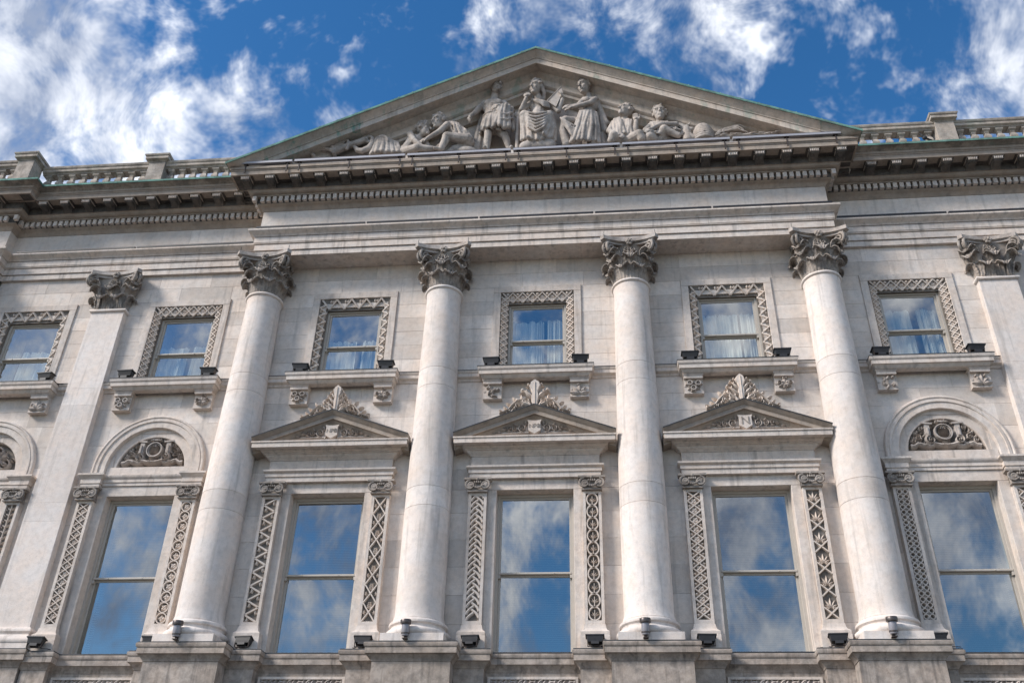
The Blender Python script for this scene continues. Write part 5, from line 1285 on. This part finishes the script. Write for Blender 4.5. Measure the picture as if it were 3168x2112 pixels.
f.drape([(1.08, -1.10, 17.42), (1.28, -1.14, 17.36)], [(.86, -1.14, 16.42), (1.12, -1.18, 16.40)], 6, .035, .05, .03); f.drape([(1.30, -1.12, 17.36), (1.46, -1.02, 17.42)], [(1.2, -1.16, 16.40), (1.5, -1.06, 16.42)], 5, .035, .05, .03, (.02, -.02, 0))
f.c(((1.0, -.95, 17.22), .13), ((.72, -1.08, 17.16), .115), ((.66, -1.02, 16.85), .11), ((.74, -1.0, 16.45), .12))
for k in range(5): f.m.tube([(.60+.02*k, -1.14, 17.20-.05*k), (.74+.03*k, -1.2, 17.0-.11*k), (.94, -1.17, 16.86-.10*k)], .03, 6)
f.drape([(1.46, -.82, 18.2), (1.54, -.74, 18.16)], [(1.70, -.86, 17.22), (1.54, -.70, 16.5)], 4, .06, .09, .03); f.drape([(1.54, -.74, 17.4), (1.62, -.76, 17.4)], [(1.50, -.9, 16.42), (1.70, -.8, 16.45)], 3, .06, .08, .03)
f.build('standing_statue', 'stone statue of standing woman with hair bun and cloak, right of centre', 'statue', PG)
# 4 crouching bare man at left
f = Fig((-3.05, -.85, zf)); f.head((-2.80, -.92, 17.28), R(70), 'short', 0, 1.14)
f.c(((-2.85, -.88, 17.12), .08), ((-2.95, -.86, 17.0), .10)); f.e((-3.02, -.84, 16.92), (.22, .17, .24), (0, R(25), 0)); f.c(((-3.05, -.85, 16.88), .18), ((-3.18, -.85, 16.6), .2), ((-3.2, -.87, 16.5), .22))
f.c(((-3.10, -.96, 17.08), .095), ((-2.97, -1.06, 16.78), .075), ((-2.76, -1.12, 16.52), .05)); f.hand((-2.75, -1.12, 16.5), (.6, -.2, -.6), (0, -1, 0), 1.1)
f.c(((-2.88, -.80, 17.04), .09), ((-2.70, -.9, 16.82), .07), ((-2.62, -1.0, 16.62), .05)); f.hand((-2.61, -1.0, 16.6), (.6, -.2, -.5), (0, -1, 0), 1.1)
f.c(((-3.1, -.9, 16.52), .15), ((-2.72, -1.0, 16.72), .115), ((-2.52, -.95, 16.45), .075)); f.c(((-3.2, -.95, 16.48), .15), ((-2.85, -1.12, 16.46), .11), ((-2.5, -1.1, 16.42), .07))
f.e((-3.15, -.8, 16.45), (.35, .2, .14)); f.build('crouching_statue', 'stone statue of bare-backed crouching man in the left of the pediment', 'statue', PG)
# 5 leaning man
f = Fig((-2.0, -.85, zf)); f.head((-2.42, -.95, 17.48), R(-40), 'short', R(10), 1.16)
f.c(((-2.32, -.90, 17.38), .085), ((-2.18, -.86, 17.32), .10)); f.e((-2.04, -.82, 17.24), (.28, .18, .20), (0, R(25), 0)); f.c(((-2.05, -.82, 17.22), .18), ((-1.80, -.82, 17.02), .19), ((-1.70, -.84, 16.82), .2))
f.c(((-2.20, -1.0, 17.30), .10), ((-2.34, -1.1, 17.0), .08), ((-2.62, -1.12, 16.76), .055)); f.hand((-2.63, -1.12, 16.74), (-.8, -.1, -.5), (0, -.6, 1), 1.15)
f.c(((-2.16, -.78, 17.2), .09), ((-2.3, -.78, 16.9), .075), ((-2.5, -.85, 16.62), .05)); f.hand((-2.5, -.85, 16.6), (-.6, -.2, -.6), (0, -1, 0), 1.1)
f.c(((-1.72, -.95, 16.82), .16), ((-2.16, -1.06, 16.84), .125), ((-2.28, -1.08, 16.42), .075)); f.c(((-2.28, -1.08, 16.41), .055), ((-2.42, -1.14, 16.40), .045)); f.c(((-1.7, -.8, 16.7), .15), ((-2.0, -.86, 16.60), .11), ((-2.2, -.9, 16.42), .07))
f.drape([(-2.15, -1.0, 17.42), (-1.95, -.98, 17.38), (-1.8, -.9, 17.25)], [(-2.02, -1.02, 17.02), (-1.8, -1.02, 16.92), (-1.58, -.95, 16.85)], 8, .032, .04, .03, (.0, -.03, 0)); f.e((-1.72, -.8, 16.5), (.3, .2, .16))
f.build('leaning_statue', 'stone statue of man in tunic leaning towards the crouching man', 'statue', PG)
# 6 seated man with raised hand
f = Fig((2.1, -.85, zf)); f.head((2.17, -.90, 17.55), R(-45), 'short', R(-10), 1.14)
f.c(((2.15, -.87, 17.38), .08), ((2.12, -.86, 17.24), .10)); f.e((2.10, -.85, 17.05), (.25, .18, .25)); f.c(((2.1, -.85, 16.95), .2), ((2.1, -.86, 16.6), .24))
f.c(((1.88, -.88, 17.16), .10), ((1.76, -.98, 16.82), .08), ((1.92, -1.12, 16.55), .055)); f.hand((1.93, -1.12, 16.53), (.6, -.3, -.4), (0, -1, 0), 1.15)
f.c(((2.30, -.86, 17.14), .10), ((2.38, -1.02, 16.66), .085), ((2.40, -1.08, 16.98), .055)); f.hand((2.40, -1.08, 17.0), (.0, -.05, 1), (0, 1, 0), 1.35, .15)
f.drape([(1.9, -1.0, 17.18), (2.02, -1.02, 17.2)], [(1.92, -1.06, 16.62), (2.12, -1.08, 16.6)], 6, .035, .045, .03); f.drape([(2.2, -1.0, 17.18), (2.3, -.98, 17.15)], [(2.15, -1.06, 16.62), (2.28, -1.05, 16.6)], 4, .03, .04, .03)
f.c(((2.0, -.95, 16.5), .16), ((1.85, -1.12, 16.52), .12), ((1.8, -1.1, 16.4), .1)); f.c(((2.2, -.95, 16.5), .16), ((2.45, -1.12, 16.52), .12), ((2.5, -1.1, 16.4), .1)); f.e((2.12, -.85, 16.45), (.42, .22, .12))
f.build('seated_statue', 'stone statue of seated man holding up an open hand', 'statue', PG)
# 7 seated man with crossed arms
f = Fig((2.98, -.85, zf)); f.head((2.99, -.92, 17.38), R(-4), 'short', R(8), 1.18)
f.c(((2.98, -.88, 17.2), .08), ((2.96, -.86, 17.06), .10)); f.e((2.95, -.84, 16.88), (.26, .18, .22)); f.c(((2.95, -.85, 16.8), .2), ((2.95, -.86, 16.5), .24))
f.c(((3.18, -.86, 17.02), .10), ((3.34, -1.0, 16.90), .08), ((2.98, -1.14, 16.80), .06), ((2.78, -1.16, 16.66), .05)); f.hand((2.76, -1.16, 16.64), (-.8, -.2, -.4), (0, -1, .4), 1.15)
f.c(((2.75, -.88, 17.0), .10), ((2.62, -1.0, 16.76), .08), ((2.78, -1.12, 16.56), .055)); f.hand((2.79, -1.12, 16.55), (.8, -.2, -.1), (0, -1, .3), 1.1)
f.c(((2.98, -.95, 16.5), .15), ((3.04, -1.14, 16.62), .115), ((3.36, -1.1, 16.44), .075)); f.c(((2.85, -.95, 16.45), .15), ((2.7, -1.1, 16.45), .11), ((2.66, -1.05, 16.4), .09))
f.drape([(2.75, -.98, 17.05), (2.95, -1.02, 17.0), (3.15, -.98, 17.05)], [(2.78, -1.04, 16.6), (2.95, -1.06, 16.6), (3.15, -1.04, 16.62)], 9, .03, .04, .03); f.e((2.95, -.85, 16.45), (.4, .22, .12))
f.build('seated_statue', 'stone statue of seated man looking down with forearms crossed', 'statue', PG)
# attributes
m = MB(); rr = random.Random(4)
for k in range(170):
    a = rr.uniform(0, 2*math.pi); t_ = rr.uniform(0, 1); x = 3.12+.36*t_; r = .13*math.sin(math.pi*(.2+.7*t_)); p = Vector((x, -.95+r*math.cos(a), 16.72+r*math.sin(a)-.16*(t_-.4))); m.capsule(p, p+Vector((.06, rr.uniform(-.02, .02), -.03)), .016, .01, 6)
m.ell((3.30, -.93, 16.70), (.2, .12, .13)); me = fuse(m, 'grain_bundle', .014); me.transform(Matrix.Translation((-3.3, .95, -zf)))
thing('grain_bundle', 'rough carved bundle beside the man with crossed arms', 'bundle', None, (3.3, -.95, zf), 0, me)
f = Fig((3.6, -.9, zf)); f.c(((3.45, -.88, 16.95), .10), ((3.58, -.9, 16.8), .12), ((3.6, -.92, 16.45), .14)); f.c(((3.52, -.9, 16.9), .06), ((3.66, -.92, 16.95), .035), ((3.69, -.92, 17.03), .02)); f.c(((3.62, -.92, 16.8), .08), ((3.72, -.95, 16.78), .05)); f.e((3.4, -.88, 16.95), (.09, .08, .07)); f.c(((3.36, -.9, 16.95), .05), ((3.28, -.94, 16.92), .035)); f.c(((3.6, -.95, 16.6), .09), ((3.75, -1.0, 16.45), .05))
f.build('lamb_sculpture', 'small carved stone animal between the crossed-arm man and the beehive', 'sculpture', None, .014)
m = MB(); pr = [(.02, .0)]; nb = 9
for k in range(nb):
    z0_ = .62*k/nb; rr_ = .265*math.sqrt(max(.02, 1-(k/nb)**2.6)); rr2 = .265*math.sqrt(max(.02, 1-((k+1)/nb)**2.6))
    for q in range(6): a = math.pi*q/5; pr.append((rr_+(rr2-rr_)*q/5+.016*math.sin(a), z0_+.62/nb*q/5))
pr.append((.01, .63))
bh = thing('beehive', 'domed straw-ribbed stone beehive at the right of the pediment', 'beehive', None, (3.97, -.88, zf-.02))
link('skep', m.lathe(pr, 0, 0, 28).mesh('skep', 'statue_stone', 60), bh); link('entrance', MB().ell((0, -.26, .16), (.03, .02, .03)).mesh('entrance', 'grime_shade_back', 60), bh)
m = MB(); rr = random.Random(8)
for k in range(60):
    a = rr.uniform(-.09, .09); b2 = rr.uniform(-.08, .08); p0 = Vector((4.22, -.98+a*.5, 16.46+b2*.5)); p1 = Vector((4.48, -.98+a*.6, 16.62+b2*.8)); p2 = Vector((4.75+rr.uniform(-.05, .1), -.95+a*1.4, 16.66+b2*1.1+rr.uniform(-.08, .04)))
    m.tube([p0, p0.lerp(p1, .5)+Vector((0, 0, .03)), p1, p2, p2+Vector((.13, 0, -.09))], [.012, .013, .014, .022, .006], 5)
m.ell((4.42, -.97, 16.58), (.05, .08, .09))
thing('wheat_sheaf', 'fanned stone wheat sheaf right of the beehive', 'sheaf', None, (4.4, -.95, zf), 0, None)
ws = bpy.data.objects['wheat_sheaf']; mm = m.mesh('stalks', 'statue_stone', 60); mm.transform(Matrix.Translation((-4.4, .95, -zf))); link('stalks', mm, ws); 
m2 = MB()
for k in range(50):
    x = 4.1+rr.uniform(0, 1.5); p = Vector((x, -1.08+rr.uniform(-.06, .06), 16.37)); m2.capsule(p, p+Vector((.12, 0, rr.uniform(0, .05))), .02, .008, 5)
m2.ell((4.85, -1.0, 16.36), (.8, .12, .05)); mm = m2.mesh('fallen_ears', 'statue_stone', 60); mm.transform(Matrix.Translation((-4.4, .95, -zf))); link('fallen_ears', mm, ws)
m = MB()
m.tube([(-4.97, -1.0, 16.56), (-4.6, -1.02, 16.74), (-4.15, -1.0, 16.96)], [.095, .09, .08], 10)
ar = [(-4.80, -1.02, 17.06), (-4.90, -1.02, 16.85), (-4.92, -1.02, 16.7)]
m.tube([(-4.12+.09*math.cos(R(a)), -1.0, 16.95+.09*math.sin(R(a))) for a in range(0, 361, 24)], .045, 8)
m.tube([(-4.02, -1.03, 16.95), (-4.0, -1.03, 16.75), (-4.06, -1.03, 16.6), (-4.22, -1.03, 16.52), (-4.35, -1.03, 16.56), (-4.45, -1.03, 16.7)], [.05, .09, .10, .09, .07, .04], 10)
m.prism([(-4.72, 17.08), (-4.66, 16.88), (-4.74, 16.76), (-4.94, 16.62), (-4.95, 16.82), (-4.86, 17.0)], -1.08, -.94)
m.tube([(-4.64, -1.07, 16.9), (-4.56, -1.1, 16.72), (-4.62, -1.07, 16.56)], .04, 8)
for k in range(5): m.tube([(-4.60+.05*math.cos(R(q)), -1.02+.08*math.sin(R(q)), 16.74+.02*k-.04+.02*math.cos(R(q))) for q in range(0, 361, 40)], .016, 6)
me = fuse(m, 'anchor', .014); me.transform(Matrix.Translation((4.5, 1.0, -zf))); thing('stone_anchor', 'carved stone anchor lying in the left of the pediment', 'anchor', None, (-4.5, -1.0, zf), 0, me)
m = MB()
for (cx_, cz_, rx, rz_) in ((-5.22, 16.62, .26, .2), (-5.28, 16.52, .34, .15), (-5.75, 16.48, .3, .1)):
    for q in range(26):
        a, a2 = R(180-q*7.2), R(180-(q+1.6)*7.2); m.capsule((cx_+rx*math.cos(a), -1.0-.03, cz_+rz_*math.sin(a)), (cx_+(rx+.02)*math.cos(a2), -.97, cz_+(rz_+.02)*math.sin(a2)), .058, .045, 7)
m.ell((-5.3, -.9, 16.42), (.4, .1, .12)); m.ell((-5.24, -.9, 16.58), (.26, .07, .2)); m.ell((-5.75, -.9, 16.46), (.3, .07, .1)); me = fuse(m, 'rope', .013); me.transform(Matrix.Translation((5.3, .95, -zf))); thing('stone_rope', 'coiled stone rope at the far left of the pediment', 'rope', None, (-5.3, -.95, zf), 0, me)
f = Fig((-3.65, -.9, zf)); f.drape([(-3.98, -.98, 16.95), (-3.82, -1.02, 17.0), (-3.62, -.98, 16.95), (-3.42, -.92, 16.85)], [(-4.0, -1.06, 16.4), (-3.78, -1.1, 16.4), (-3.5, -1.08, 16.4), (-3.28, -1.0, 16.42)], 13, .045, .07, .03)
f.m.tube([(-3.78+.16*math.cos(R(a)), -1.06, 16.78+.2*math.sin(R(a))) for a in range(180, -1, -15)], .035, 8); f.e((-3.66, -.86, 16.6), (.34, .12, .34))
f.build('draped_sail', 'folded stone cloth between the anchor and the crouching man', 'cloth', None)
print('blocks', nblk)
